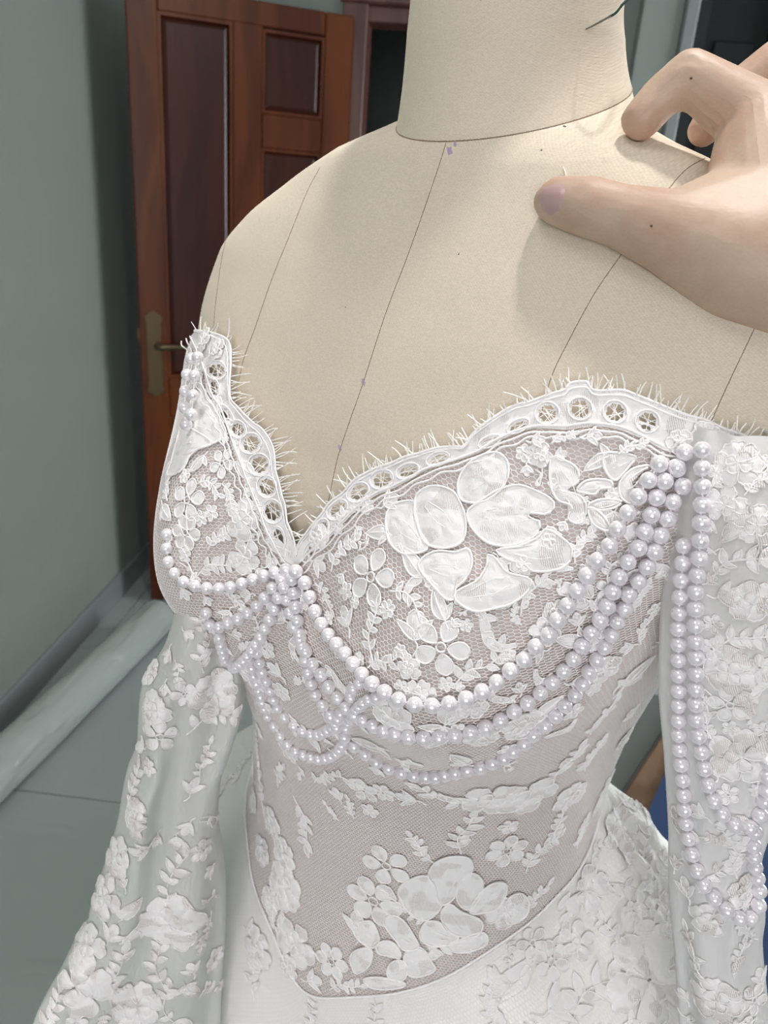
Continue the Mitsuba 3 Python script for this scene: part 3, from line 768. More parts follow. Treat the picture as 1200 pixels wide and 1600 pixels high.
SL = Sleeve(LSL, 2, [(7, .10, 1.0), (4, .22, -.6), (11, .035, .5)])
SR = Sleeve(RSL, 5, [(6, .09, .4), (4, .16, .2), (9, .04, -.3)])
for S, nm, lab, sheer in ((SL, 'sleeve', 'sheer lace sleeve hanging on the left beside the bare floor', 'm_sheer'), (SR, 'sleeve', 'lace sleeve hanging on the right below the hand', 'm_tulle')):
    k = add(dress + '__' + nm, S.mesh, sheer, True, label=lab)
    S.key = k
    du = 2 * np.pi / 110; dv = 1.05
    V, Fc = net(S.fn, 0, 2 * np.pi, 0.5, 198, du, dv, lambda u, v: v > 0, 0.03, 0.02, True)
    tag(add(k + '__net', tm(L2W(V), Fc), 'm_net'), 'white tulle net of the sleeve', kind='stuff')

# ------------------------------------------------------------------ lace: flat motifs in cm (u right, v up, h off the cloth) laid onto a surface
def frame(S, px, ang=0.0):
    m, P, N, _ = S.px([px])
    if not m[0]: return None
    P, N = P[0], N[0]
    if N @ (C - P) < 0: N = -N
    if isinstance(S, Sleeve):
        v_ = (C - P) / np.linalg.norm(C - P); N = N + 1.2 * v_; N /= np.linalg.norm(N)
    r = R[:, 0]; a = r - (r @ N) * N; a /= np.linalg.norm(a); b = np.cross(N, a)
    c, s_ = math.cos(ang), math.sin(ang)
    return P, N, c * a + s_ * b, -s_ * a + c * b


def lay(S, fr, V, lift=0.12):
    """(u, v, h) in cm at the frame -> world points on the surface; None if it runs off."""
    P, N, a, b = fr
    V = np.asarray(V, float)
    q = P + (V[:, :1] * a + V[:, 1:2] * b) / 100
    m, Hh, NN, _ = S.cast(q + N * 0.035, np.broadcast_to(-N, q.shape))
    NN = np.where((NN @ N)[:, None] < 0, -NN, NN)
    far = np.linalg.norm(Hh - q, axis=1) > (0.0125 if isinstance(S, Sleeve) else 0.02)
    m = m & ~far
    if not m.all(): return None
    base_ = np.where(m[:, None], Hh, q); nn = np.where(m[:, None], NN, N)
    return base_ + nn * ((V[:, 2:3] + lift) / 100)


def petal2d(out, dome=0.05, rings=3, h0=0.0, ruff=0.0, seed=0):
    """A filled outline (n x 2) domed over its middle -> (u, v, h), faces."""
    n = len(out); c = out.mean(0)
    V = []
    for i in range(rings):
        k = 1 - i / rings
        hh = dome * (1 - k ** 2) + h0 + (0 if i == 0 else dome * 0.9 * (meshkit.noise(np.column_stack([(c + (out - c) * k) * 5.0, np.full(n, out[0, 0] * 9)]), 5) - .5))
        V.append(np.column_stack([c + (out - c) * k, np.broadcast_to(hh, (n,))]))
    V = np.vstack(V + [np.array([[*c, dome + h0]])])
    Fs = []
    j = np.arange(n); j2 = (j + 1) % n
    for i in range(rings - 1):
        a, b = i * n, (i + 1) * n
        Fs += [np.stack([a + j, a + j2, b + j2], 1), np.stack([a + j, b + j2, b + j], 1)]
    a = (rings - 1) * n
    Fs.append(np.stack([a + j, a + j2, np.full(n, rings * n)], 1))
    return V, np.vstack(Fs)


def leaf_out(L, W, bend=0.0, n=22, tip=1.0, round_=0.0):
    t = np.linspace(0, 1, n // 2 + 1)
    w = W / 2 * np.sin(np.pi * t ** (0.75 if not round_ else 1.25)) ** (0.9 - 0.35 * round_)
    up = np.column_stack([t * L, w]); dn = np.column_stack([t * L, -w])[::-1][1:-1]
    o = np.vstack([up, dn])
    o[:, 1] += bend * L * (o[:, 0] / L) ** 2
    return o


def rose_petal(rg, r, w):
    """A broad wavy petal growing from the origin along +u."""
    n = 9
    t = np.linspace(-1, 1, n)
    a = t * w
    rad = r * (1 - 0.22 * np.abs(t) ** 3 + 0.07 * rg.uniform(-1, 1, n))
    pts = np.column_stack([rad * np.cos(a), rad * np.sin(a)])
    pts = np.vstack([[[0.12 * r, -0.10 * r]], pts, [[0.12 * r, 0.10 * r]]])
    return spline(pts, 26, closed=True)


def rot(o, a, t=(0, 0)):
    c, s = math.cos(a), math.sin(a)
    return o @ np.array([[c, s], [-s, c]]) + np.array(t)


def m_rose(rg, r):
    ps, cs = [], []
    n = rg.integers(5, 7); a0 = rg.uniform(0, 6.3)
    for i in range(n):
        o = rot(rose_petal(rg, r * rg.uniform(.85, 1.05), rg.uniform(.48, .62)), a0 + i * 2 * np.pi / n + rg.uniform(-.12, .12))
        ps.append((o, 0.07 * r, 0.015 * (i % 3)))
    for i in range(4):
        o = rot(rose_petal(rg, r * .5, .6), a0 + .5 + i * 1.57 + rg.uniform(-.2, .2)) + rg.uniform(-.04, .04, 2) * r
        ps.append((o, 0.05 * r, 0.06 + 0.012 * i))
    return ps, cs


def m_blossom(rg, r):
    ps, cs = [], []
    n = rg.integers(5, 7); a0 = rg.uniform(0, 6.3)
    for i in range(n):
        o = rot(leaf_out(r * .8, r * .62, round_=1), a0 + i * 2 * np.pi / n, (0, 0))
        o = o + rot(np.array([[.22 * r, 0]]), a0 + i * 2 * np.pi / n)
        ps.append((o, .03, .01 * (i % 2)))
    th = np.linspace(0, 2 * np.pi, 14, endpoint=False)
    cs.append((np.column_stack([.17 * r * np.cos(th), .17 * r * np.sin(th)]), True, .05))
    return ps, cs


def m_leaves(rg, r):
    ps, cs = [], []
    st = spline(np.array([[-r, -.35 * r], [-.3 * r, .1 * r], [.35 * r, .05 * r], [r, .4 * r * rg.uniform(-1, 1)]]), 24)
    cs.append((st, False, .03))
    for i, k in enumerate((4, 8, 12, 16, 20)):
        d = st[k + 1] - st[k]; a = math.atan2(d[1], d[0])
        for s in (1, -1):
            if rg.uniform() < .85:
                L = r * rg.uniform(.38, .6)
                ps.append((rot(leaf_out(L, L * .48, .12 * s), a + s * rg.uniform(.6, 1.0), st[k]), .03, 0))
    ps.append((rot(leaf_out(.5 * r, .24 * r), 0.2, st[-1]), .03, 0))
    return ps, cs


def m_bud(rg, r):
    ps, cs = [], []
    ps.append((rot(leaf_out(1.2 * r, .7 * r, round_=1), 0, (-.3 * r, 0)), .06, .0))
    for s in (1, -1): ps.append((rot(leaf_out(1.2 * r, .42 * r, .25 * s), .55 * s, (-.4 * r, 0)), .03, .02))
    cs.append((spline(np.array([[-.4 * r, 0], [-.7 * r, -.1 * r], [-1.1 * r, .15 * r]]), 12), False, .03))
    return ps, cs


def m_scroll(rg, r):
    ps, cs = [], []
    s = rg.choice([-1, 1])
    t = np.linspace(0, 1, 26)
    c = np.column_stack([(t * 2 - 1) * r, s * .45 * r * np.sin(t * np.pi * 1.5)])
    n = np.gradient(c, axis=0); n = np.column_stack([-n[:, 1], n[:, 0]]); n /= np.linalg.norm(n, axis=1, keepdims=True)
    w = .16 * r * np.sin(np.pi * np.clip(t, .08, .95)) + .04
    for k in range(0, 25, 5):
        e = min(k + 6, 26)
        o = np.vstack([c[k:e] + n[k:e] * w[k:e, None], (c[k:e] - n[k:e] * w[k:e, None])[::-1]])
        ps.append((resample(o, 16, closed=True), .02, 0))
    for k in (6, 13, 20):
        ps.append((rot(leaf_out(.55 * r, .25 * r), rg.uniform(0, 6.28), c[k]), .03, .01))
    return ps, cs


def m_bigleaf(rg, r):
    ps, cs = [], []
    b = rg.uniform(-.25, .25)
    o = leaf_out(2 * r, r * rg.uniform(.8, 1.1), b); o[:, 0] -= r
    ps.append((o, .05, 0))
    t = np.linspace(.08, .85, 12)
    cs.append((np.column_stack([2 * r * t - r, b * 2 * r * t ** 2]), False, .05))
    for s in (1, -1):
        if rg.uniform() < .7: ps.append((rot(leaf_out(1.1 * r, .45 * r, .2 * s), s * rg.uniform(.7, 1.1), (-r, 0)), .03, -.01))
    cs.append((spline(np.array([[-r, 0], [-1.3 * r, .1 * r], [-1.6 * r, -.15 * r * rg.choice([-1, 1])]]), 10), False, .02))
    return ps, cs


def m_vine(rg, r):
    ps, cs = [], []
    for k in range(2):
        q = np.array([[-r, rg.uniform(-.5, .5) * r], [-.4 * r, rg.uniform(-.6, .6) * r], [.3 * r, rg.uniform(-.6, .6) * r], [r, rg.uniform(-.5, .5) * r]])
        cs.append((spline(q, 22), False, .02))
    ps.append((rot(leaf_out(.5 * r, .26 * r, round_=1), rg.uniform(0, 6.3), q[1]), .03, 0))
    ps.append((rot(leaf_out(.5 * r, .26 * r), rg.uniform(0, 6.3), q[2]), .03, 0))
    return ps, cs


KINDS = dict(bigleaf=m_bigleaf, vine=m_vine, rose=m_rose, blossom=m_blossom, leaves=m_leaves, bud=m_bud, scroll=m_scroll)
NAMES = dict(bigleaf='lace_leaf', vine='lace_vine', rose='lace_rose', blossom='lace_blossom', leaves='lace_leaf_spray', bud='lace_bud', scroll='lace_scroll')


def put(S, px, kind, r, ang=None, rg=RNG, lift=0.10, cord=0.040, holder=None, join=False, petal_mat='m_petal', outer=True):
    fr = frame(S, px, rg.uniform(0, 6.28) if ang is None else ang)
    if fr is None: return None
    ps, cs = KINDS[kind](rg, r) if isinstance(kind, str) else kind
    pm_, cm_ = [], []
    for o, dome, h0 in ps:
        V, Fq = petal2d(o, dome, 4 if len(o) > 20 else 2, h0, 0.0)
        W = lay(S, fr, V, lift)
        if W is None: continue
        pm_.append(tm(W, Fq))
        k = len(o)
        cc = lay(S, fr, np.column_stack([o, np.full(k, h0 + .025)]), lift)
        if cc is not None: cm_.append(tube(cc, cord / 100, 5, closed=True))
    for o, cl, h in cs:
        cc = lay(S, fr, np.column_stack([o, np.full(len(o), h)]), lift)
        if cc is not None: cm_.append(tube(cc, cord / 100 * 1.05, 5, closed=cl))
    if not pm_: return None
    key_ = key((holder or dress) + '__' + (NAMES[kind] if isinstance(kind, str) else 'lace_flower'))
    if key_.count('__') >= 2 or join:
        scene[key_] = mikit.ply(cat(pm_ + cm_), petal_mat, 35)
    else:
        for q in pm_: add(key_ + '__petal', q, petal_mat, True)
        if cm_: add(key_ + '__cord', cat(cm_), 'm_cord', True)
    return key_


FREE = 0.72
TAKEN = {'b': [], 's': [], 'l': [], 'r': []}


def free(reg, px, rp):
    return all((px[0] - a) ** 2 + (px[1] - b) ** 2 > (FREE * (rp + c)) ** 2 for a, b, c in TAKEN[reg])


def place_px(S, px, kind, rpx, ang=None, reg=None, **kw):
    m, P, N, _ = S.px([px])
    if not m[0]: return
    zd = float(proj(P[0])[1])
    put(S, px, kind, rpx * zd / F * 100, ang, **kw)
    if reg: TAKEN[reg].append((px[0], px[1], rpx))


def fill(S, reg, poly, tries, kinds, sizes, inside=None, **kw):
    poly = Polygon(poly); x0, y0, x1, y1 = poly.bounds
    for _ in range(tries):
        p = (RNG.uniform(x0, x1), RNG.uniform(y0, y1)); k = RNG.choice(len(kinds)); rp = RNG.uniform(*sizes[k])
        if poly.contains(Point(p)) and free(reg, p, rp) and (inside is None or inside(p)):
            place_px(S, p, kinds[k], rp, None, reg, **kw)


def traced(S, polys, lift=0.12, dome=.06):
    """Petals traced as pixel outlines: the outlines are read as points of the surface."""
    allp = np.vstack(polys); c0 = allp.mean(0)
    fr = frame(S, c0); P, N, a, b = fr
    ps = []
    for i, q in enumerate(polys):
        q = spline(np.array(q, float), 40, closed=True)
        m, X, _, _ = S.px(q)
        d = (X - P) * 100
        ps.append((np.column_stack([d @ a, d @ b])[m], dome, 0.018 * (i % 4)))
    return ps, fr


def put_traced(S, polys, label=None, **kw):
    ps, fr = traced(S, polys)
    kk = key(dress + '__lace_flower')
    if label: labels[kk] = {'label': label}
    cm_ = []
    for o, dome, h0 in ps:
        V, Fq = petal2d(o, dome * 1.3, 8, h0)
        W = lay(S, fr, V, .12)
        if W is None: continue
        add(kk + '__petal', tm(W, Fq), 'm_petal', True)
        cc = lay(S, fr, np.column_stack([o, np.full(len(o), h0 + .03)]), .12)
        cm_.append(tube(cc, .00050, 6, closed=True))
        # one or two inner veins
        c_ = o.mean(0); far = o[np.argsort(-np.linalg.norm(o - c_, axis=1))[0]]
        for sft in (-.18, .16):
            ax_ = (far - c_); pr = np.array([-ax_[1], ax_[0]])
            q_ = spline(np.array([c_ - ax_ * .35 + pr * sft * .6, c_ + pr * sft, c_ + ax_ * .55 + pr * sft * .5]), 14)
            cv = lay(S, fr, np.column_stack([q_, np.full(14, dome * 1.15 + h0)]), .12)
            if cv is not None: cm_.append(tube(cv, .00020, 5))
    add(kk + '__cord', cat(cm_), 'm_cord', True)


c8 = lambda q: [(500 + x / 3, 640 + y / 3) for x, y in q]
big = [c8(q) for q in (
    [(320, 500), (360, 445), (430, 430), (455, 440), (450, 480), (470, 560), (515, 650), (440, 680), (380, 670), (330, 610)],
    [(470, 730), (500, 690), (560, 665), (640, 670), (700, 655), (718, 720), (690, 790), (640, 840), (640, 880), (600, 890), (540, 830), (490, 770)],
    [(830, 660), (930, 640), (1020, 600), (1060, 560), (1120, 590), (1175, 640), (1170, 700), (1120, 740), (1030, 755), (960, 740), (930, 715), (880, 700)],
    [(790, 680), (830, 700), (880, 760), (985, 790), (965, 850), (900, 900), (800, 930), (720, 940), (640, 890), (650, 850), (740, 800), (785, 730)],
    [(455, 420), (500, 370), (560, 360), (630, 385), (665, 440), (690, 520), (680, 610), (630, 645), (560, 650), (500, 625), (465, 540)],
    [(770, 435), (720, 440), (665, 420), (655, 340), (700, 260), (770, 215), (840, 205), (885, 250), (885, 320), (850, 380), (800, 420)],
    [(705, 470), (760, 430), (840, 380), (930, 355), (1010, 380), (1085, 420), (1100, 460), (1060, 490), (980, 485), (985, 510), (1035, 530), (1010, 590), (930, 630), (850, 640), (780, 620), (720, 560), (695, 500)])]
put_traced(SB, big, 'largest lace flower with broad corded petals on the right cup')
for x, y, r in ((745, 730, 85), (690, 800, 60), (760, 820, 70), (720, 880, 55), (650, 800, 40), (830, 790, 50), (600, 855, 10)): TAKEN['b'].append((x, y, r))
c3 = lambda q: [(780 + x / 3.75, 570 + y / 3.75) for x, y in q]
side = [c3(q) for q in (
    [(310, 545), (380, 560), (450, 600), (470, 660), (440, 705), (345, 715), (360, 740), (460, 760), (505, 810), (505, 880), (470, 930), (400, 900), (430, 830), (340, 790), (300, 690)],
    [(455, 735), (500, 685), (570, 670), (650, 680), (655, 715), (590, 725), (560, 755), (500, 750)],
    [(520, 820), (580, 790), (650, 785), (710, 795), (690, 825), (620, 845), (540, 845)],
    [(520, 840), (570, 850), (620, 900), (640, 960), (600, 960), (540, 920)],
    [(620, 520), (720, 520), (800, 540), (770, 580), (720, 640), (680, 675), (640, 650), (610, 590)],
    [(700, 700), (740, 640), (800, 600), (880, 590), (800, 640), (750, 680), (760, 740), (800, 760), (760, 810), (710, 770)])]
put_traced(SB, side, 'lace leaves beside the pearl strands on the right cup')
for x, y, r in ((890, 740, 30), (880, 790, 30), (935, 760, 22), (945, 790, 18), (975, 730, 25), (985, 765, 22)): TAKEN['b'].append((x, y, r))
c4 = lambda q: [(520 + x / 3, 1240 + y / 3) for x, y in q]
put_traced(SB, [c4(q) for q in (
    [(540, 700), (600, 670), (700, 640), (725, 680), (700, 710), (620, 735), (560, 730)],
    [(410, 640), (440, 590), (500, 590), (530, 630), (590, 665), (540, 700), (470, 705), (420, 680)],
    [(810, 490), (870, 455), (910, 490), (905, 550), (860, 590), (810, 590)],
    [(450, 370), (480, 310), (560, 280), (640, 290), (650, 350), (590, 400), (575, 460), (540, 500), (500, 500), (480, 420)],
    [(310, 440), (370, 390), (440, 375), (470, 410), (490, 480), (510, 520), (450, 580), (400, 575), (340, 520)],
    [(510, 540), (550, 505), (600, 540), (690, 580), (695, 630), (650, 660), (570, 650), (520, 600)],
    [(580, 450), (610, 380), (650, 360), (690, 380), (700, 430), (670, 500), (630, 530), (590, 500)],
    [(640, 540), (680, 460), (740, 410), (800, 405), (808, 450), (770, 520), (700, 545)])], 'large lace rose on the midriff')
put_traced(SB, [c4(q) for q in (
    [(100, 610), (180, 590), (215, 640), (220, 690), (180, 715), (120, 670)],
    [(240, 590), (290, 560), (340, 590), (380, 650), (405, 710), (340, 725), (300, 680)],
    [(150, 860), (220, 850), (330, 870), (340, 890), (270, 905), (190, 900)],
    [(90, 750), (140, 715), (190, 725), (180, 790), (130, 830), (105, 820)],
    [(340, 740), (420, 725), (465, 780), (480, 820), (400, 850), (350, 830)],
    [(210, 700), (260, 680), (310, 710), (320, 760), (260, 750), (220, 740)],
    [(270, 790), (310, 770), (350, 790), (345, 850), (300, 870), (260, 840)])], 'lace flower at the lower front tip of the bodice')
for x, y, r in ((731, 1390, 80), (600, 1500, 62)): TAKEN['b'].append((x, y, r))
put_traced(SB, [[(313, 600), (328, 620), (347, 653), (357, 680), (340, 693), (313, 700), (300, 690), (290, 670), (297, 647)], [(290, 668), (318, 680), (335, 695), (313, 704), (300, 716), (290, 735), (266, 745), (271, 727), (281, 690)]], 'plain white lace patch on the left strap')
TAKEN['b'].append((310, 675, 48))
# star blossom and small motifs on the right cup
for px, kind, rp, ang in (((583, 902), 'blossom', 46, .3), ((535, 862), 'leaves', 34, .6), ((545, 968), 'bud', 26, 2.0), ((585, 985), 'leaves', 40, 1.2), ((650, 985), 'bud', 36, 1.6), ((690, 1010), 'blossom', 44, .2), ((770, 985), 'scroll', 42, 2.6), ((640, 935), 'leaves', 34, 5.6),
                          ((600, 1035), 'leaves', 34, .1), ((745, 1045), 'leaves', 40, .3), ((825, 930), 'leaves', 32, .9), ((870, 880), 'bud', 26, .8), ((850, 985), 'blossom', 26, 0), ((905, 850), 'leaves', 28, 1.0), ((545, 800), 'leaves', 26, .6), ((610, 785), 'bud', 22, .4), ((500, 880), 'bud', 22, -.4), ((510, 930), 'leaves', 26, -1.0),
                          ((960, 880), 'leaves', 26, .8), ((995, 930), 'leaves', 26, 1.2), ((930, 945), 'bud', 20, 1.2), ((1000, 985), 'leaves', 26, 1.4)):
    place_px(SB, px, kind, rp, ang, 'b')
# left cup
for px, kind, rp, ang in (((296, 782), 'blossom', 34, .3), ((293, 832), 'blossom', 28, .9), ((380, 812), 'rose', 34, 0.2), ((385, 868), 'rose', 30, .8), ((350, 725), 'blossom', 24, .1), ((330, 758), 'leaves', 26, 5.8),
                          ((335, 885), 'leaves', 34, .2), ((345, 840), 'leaves', 28, .4), ((265, 760), 'leaves', 26, 1.4), ((310, 590), 'rose', 26, .3), ((425, 880), 'bud', 18, .5), ((360, 775), 'leaves', 22, 5.0)):
    place_px(SB, px, kind, rp, ang, 'b')
# midriff and basque
for px, kind, rp, ang in (((605, 1350), 'blossom', 40, .2), ((585, 1405), 'blossom', 46, .8), ((560, 1445), 'bud', 30, 1.6), ((427, 1285), 'rose', 30, .4), ((446, 1330), 'rose', 30, .9), ((448, 1385), 'rose', 40, .2), ((465, 1472), 'rose', 42, 1.2), ((478, 1285), 'leaves', 44, 4.9),
                          ((570, 1232), 'blossom', 26, .3), ((540, 1215), 'leaves', 30, .2), ((640, 1245), 'bud', 26, 3.1), ((769, 1244), 'rose', 50, 1.0), ((700, 1245), 'leaves', 50, 2.9), ((825, 1240), 'rose', 56, 1.5), ((880, 1195), 'leaves', 50, 1.0), ((791, 1326), 'blossom', 34, .6), ((840, 1330), 'leaves', 38, .7), ((725, 1300), 'leaves', 46, 1.2),
                          ((790, 1420), 'rose', 36, .1), ((835, 1400), 'leaves', 28, .8), ((520, 1500), 'blossom', 30, .5), ((540, 1540), 'leaves', 30, .2), ((690, 1480), 'leaves', 44, .5), ((640, 1420), 'leaves', 36, 2.4), ((870, 1290), 'leaves', 36, 1.3), ((920, 1180), 'leaves', 40, 1.2), ((935, 1120), 'leaves', 40, 1.0), ((890, 1240), 'rose', 32, .4), ((905, 1300), 'leaves', 26, 1.0),
                          ((505, 1215), 'leaves', 26, .6), ((410, 1225), 'leaves', 36, 1.5), ((405, 1170), 'leaves', 26, 1.4), ((440, 1210), 'leaves', 30, 1.0), ((430, 1430), 'leaves', 24, 1.6), ((490, 1530), 'bud', 22, .4), ((660, 1325), 'leaves', 30, 1.9)):
    place_px(SB, px, kind, rp, ang, 'b')
for px, kind, rp, ang in (((398, 1250), 'rose', 22, .2), ((412, 1330), 'rose', 24, .7), ((426, 1408), 'rose', 24, 1.1), ((452, 1508), 'rose', 22, .3), ((398, 1195), 'bigleaf', 22, 1.4), ((442, 1440), 'bigleaf', 20, 1.8), ((600, 1235), 'blossom', 20, .2), ((530, 1240), 'bud', 18, 2.0)):
    place_px(SB, px, kind, rp, ang, 'b')
fill(SB, 'b', [(700, 1215), (850, 1180), (955, 1120), (948, 1240), (890, 1310), (830, 1310), (700, 1280)], 900, ['rose', 'bigleaf', 'leaves', 'vine', 'blossom'], [(22, 34), (18, 28), (18, 30), (18, 28), (14, 22)])
fill(SB, 'b', [(470, 1205), (640, 1215), (620, 1260), (520, 1270)], 160, ['leaves', 'blossom', 'vine'], [(14, 24), (12, 18), (16, 24)])
# between and under the pearl strands
fill(SB, 'b', [(480, 840), (600, 780), (780, 700), (1030, 720), (1000, 800), (880, 960), (760, 1080), (640, 1090), (540, 1020), (490, 930)], 900, ['bigleaf', 'scroll', 'rose'], [(20, 34), (20, 30), (20, 28)])
fill(SB, 'b', [(262, 740), (330, 600), (430, 840), (440, 890), (300, 905), (262, 840)], 200, ['bigleaf'], [(18, 26)])
fill(SB, 'b', [(470, 1000), (560, 1080), (640, 1108), (700, 1100), (760, 1080), (880, 970), (1010, 800), (1045, 800), (1030, 1000), (960, 1190), (900, 1190), (760, 1200), (640, 1200), (560, 1160)], 700, ['bigleaf', 'rose', 'scroll'], [(24, 38), (28, 38), (26, 38)])
fill(SB, 'b', [(400, 940), (470, 930), (520, 1060), (640, 1110), (760, 1090), (880, 980), (1010, 800), (1040, 800), (1035, 1000), (960, 1190), (900, 1180), (760, 1180), (640, 1200), (480, 1200), (400, 1160), (385, 1060)], 2500, ['bigleaf', 'leaves', 'blossom', 'bud', 'rose', 'scroll', 'vine'], [(20, 34), (18, 34), (14, 24), (14, 24), (20, 32), (20, 34), (20, 30)])
fill(SB, 'b', [(480, 840), (600, 780), (780, 700), (1030, 720), (1000, 800), (880, 960), (760, 1080), (640, 1090), (540, 1020), (490, 930)], 2600, ['leaves', 'blossom', 'bud', 'vine'], [(14, 24), (10, 16), (10, 16), (12, 22)])
fill(SB, 'b', [(262, 740), (330, 600), (430, 840), (440, 890), (300, 905), (262, 840)], 1200, ['leaves', 'blossom', 'bud', 'vine'], [(12, 22), (10, 18), (10, 16), (12, 20)])
fill(SB, 'b', [(280, 920), (420, 910), (400, 1040), (380, 1040)], 300, ['leaves', 'bud'], [(16, 28), (12, 20)])
# skirt: the seam pixel row tells what lies below it
below = lambda p: p[1] > np.interp(p[0], [q[0] for q in SEAMPX], [q[1] for q in SEAMPX]) + 18
for px, kind, rp, ang in (((1012, 1532), 'rose', 70, .4), ((911, 1390), 'rose', 44, .7), ((960, 1385), 'leaves', 44, .1), ((880, 1440), 'leaves', 60, 1.9), ((800, 1545), 'scroll', 66, 1.4), ((860, 1500), 'blossom', 30, .3), ((900, 1470), 'blossom', 30, .8), ((830, 1470), 'blossom', 26, .2), ((930, 1550), 'leaves', 66, .5), ((870, 1570), 'bud', 40, .4),
                          ((960, 1460), 'leaves', 34, 2.1), ((1000, 1450), 'bud', 26, .4), ((770, 1570), 'leaves', 40, 1.6), ((930, 1330), 'leaves', 26, .9)):
    place_px(SS, px, kind, rp, ang, 's', lift=.10, cord=.032)
fill(SS, 's', [(770, 1500), (900, 1390), (960, 1330), (1060, 1400), (1070, 1640), (760, 1640)], 1400, ['bigleaf', 'leaves', 'blossom', 'bud', 'scroll', 'vine'], [(20, 40), (18, 34), (14, 24), (14, 24), (22, 40), (18, 32)], lift=.10, cord=.032)
for px, kind, rp, ang in (((985, 1260), 'leaves', 40, .4), ((1010, 1320), 'leaves', 44, 1.2), ((970, 1300), 'rose', 36, .4), ((1030, 1380), 'leaves', 40, 1.4), ((1040, 1440), 'rose', 26, .4)):
    place_px(SS, px, kind, rp, ang, 's', lift=.10, cord=.032)
for px, kind, rp, ang in (((311, 1311), 'leaves', 48, 1.3), ((300, 1370), 'bud', 26, 1.2), ((328, 1440), 'rose', 34, .4), ((322, 1490), 'blossom', 28, .4), ((335, 1530), 'leaves', 36, 1.6), ((405, 1480), 'rose', 34, .6), ((400, 1520), 'leaves', 36, 1.3), ((395, 1450), 'bud', 18, .2), ((490, 1590), 'leaves', 30, 1.4), ((590, 1590), 'leaves', 34, 1.5), ((375, 1205), 'leaves', 30, 1.1), ((340, 1245), 'leaves', 28, 1.0)):
    place_px(SS, px, kind, rp, ang, 's', lift=.10, cord=.030)
# sleeves
for px, kind, rp, ang in (((320, 960), 'leaves', 34, 1.4), ((240, 1110), 'rose', 30, .3), ((250, 1150), 'blossom', 26, .3), ((335, 1080), 'rose', 40, .5), ((330, 1120), 'leaves', 40, .2), ((210, 1240), 'leaves', 40, 1.3), ((215, 1280), 'rose', 34, .3), ((185, 1340), 'rose', 36, .9), ((165, 1400), 'rose', 34, .2), ((320, 1190), 'leaves', 30, 1.0), ((270, 1380), 'leaves', 50, 1.3), ((265, 1440), 'rose', 52, .4),
                          ((250, 1500), 'leaves', 44, 1.4), ((140, 1475), 'rose', 36, .6), ((120, 1540), 'rose', 58, .2), ((180, 1530), 'leaves', 46, 1.2), ((215, 1570), 'rose', 44, .8), ((80, 1590), 'leaves', 36, 1.0), ((260, 1570), 'leaves', 34, 1.6), ((175, 1460), 'bud', 24, 1.0), ((320, 1020), 'leaves', 30, 1.2), ((300, 1230), 'bud', 22, 1.2)):
    place_px(SL, px, kind, rp, ang, 'l', holder=SL.key, lift=.06, cord=.030, petal_mat='m_petal')
fill(SL, 'l', [(150, 1410), (210, 1410), (300, 1500), (330, 1600), (60, 1600), (100, 1490)], 500, ['rose', 'bigleaf', 'leaves'], [(24, 40), (18, 30), (20, 32)], holder=SL.key, lift=.06, cord=.030)
fill(SL, 'l', [(285, 950), (262, 1000), (222, 1080), (210, 1180), (185, 1290), (150, 1400), (60, 1600), (220, 1600), (215, 1420), (245, 1250), (265, 1100), (320, 960)], 900, ['rose', 'bigleaf', 'leaves', 'blossom', 'bud'], [(18, 30), (16, 28), (16, 30), (12, 20), (12, 18)], holder=SL.key, lift=.06, cord=.030)
fill(SL, 'l', [(300, 960), (240, 1080), (200, 1250), (150, 1420), (60, 1600), (340, 1600), (330, 1400), (340, 1100), (370, 1000)], 420, ['leaves', 'bud', 'blossom', 'vine', 'rose'], [(18, 34), (14, 22), (14, 24), (16, 28), (20, 32)], holder=SL.key, lift=.06, cord=.030)
for px, kind, rp, ang in (((1155, 725), 'rose', 36, .2), ((1185, 755), 'leaves', 28, .4), ((1135, 790), 'rose', 32, .8), ((1180, 820), 'rose', 34, .4), ((1150, 880), 'leaves', 46, .4), ((1135, 930), 'bud', 26, .2), ((1175, 940), 'rose', 36, .3), ((1160, 1000), 'leaves', 46, .2), ((1140, 1050), 'rose', 40, .3), ((1180, 1080), 'leaves', 34, 1.2), ((1140, 1100), 'blossom', 30, 1.0),
                          ((1160, 1180), 'rose', 52, .8), ((1110, 1130), 'leaves', 30, 1.4), ((1120, 1200), 'bud', 24, 1.5), ((1160, 1390), 'rose', 30, .4), ((1150, 1345), 'leaves', 28, 1.3), ((1075, 1390), 'bud', 24, 1.6), ((1120, 1560), 'rose', 40, .3), ((1090, 1500), 'leaves', 40, 1.5), ((1150, 1500), 'leaves', 30, 1.2), ((1175, 1560), 'blossom', 26, .2)):
    place_px(SR, px, kind, rp, ang, 'r', holder=SR.key, lift=.05, cord=.034)
fill(SR, 'r', [(1105, 720), (1200, 720), (1200, 1240), (1110, 1240)], 900, ['rose', 'bigleaf', 'leaves', 'bud', 'blossom', 'vine'], [(20, 34), (18, 30), (16, 28), (12, 18), (12, 20), (14, 24)], holder=SR.key, lift=.05, cord=.030)
fill(SR, 'r', [(1060, 1250), (1180, 1310), (1190, 1600), (1070, 1600)], 300, ['bigleaf', 'leaves', 'bud', 'rose'], [(18, 30), (18, 34), (14, 22), (20, 30)], holder=SR.key, lift=.05, cord=.030)
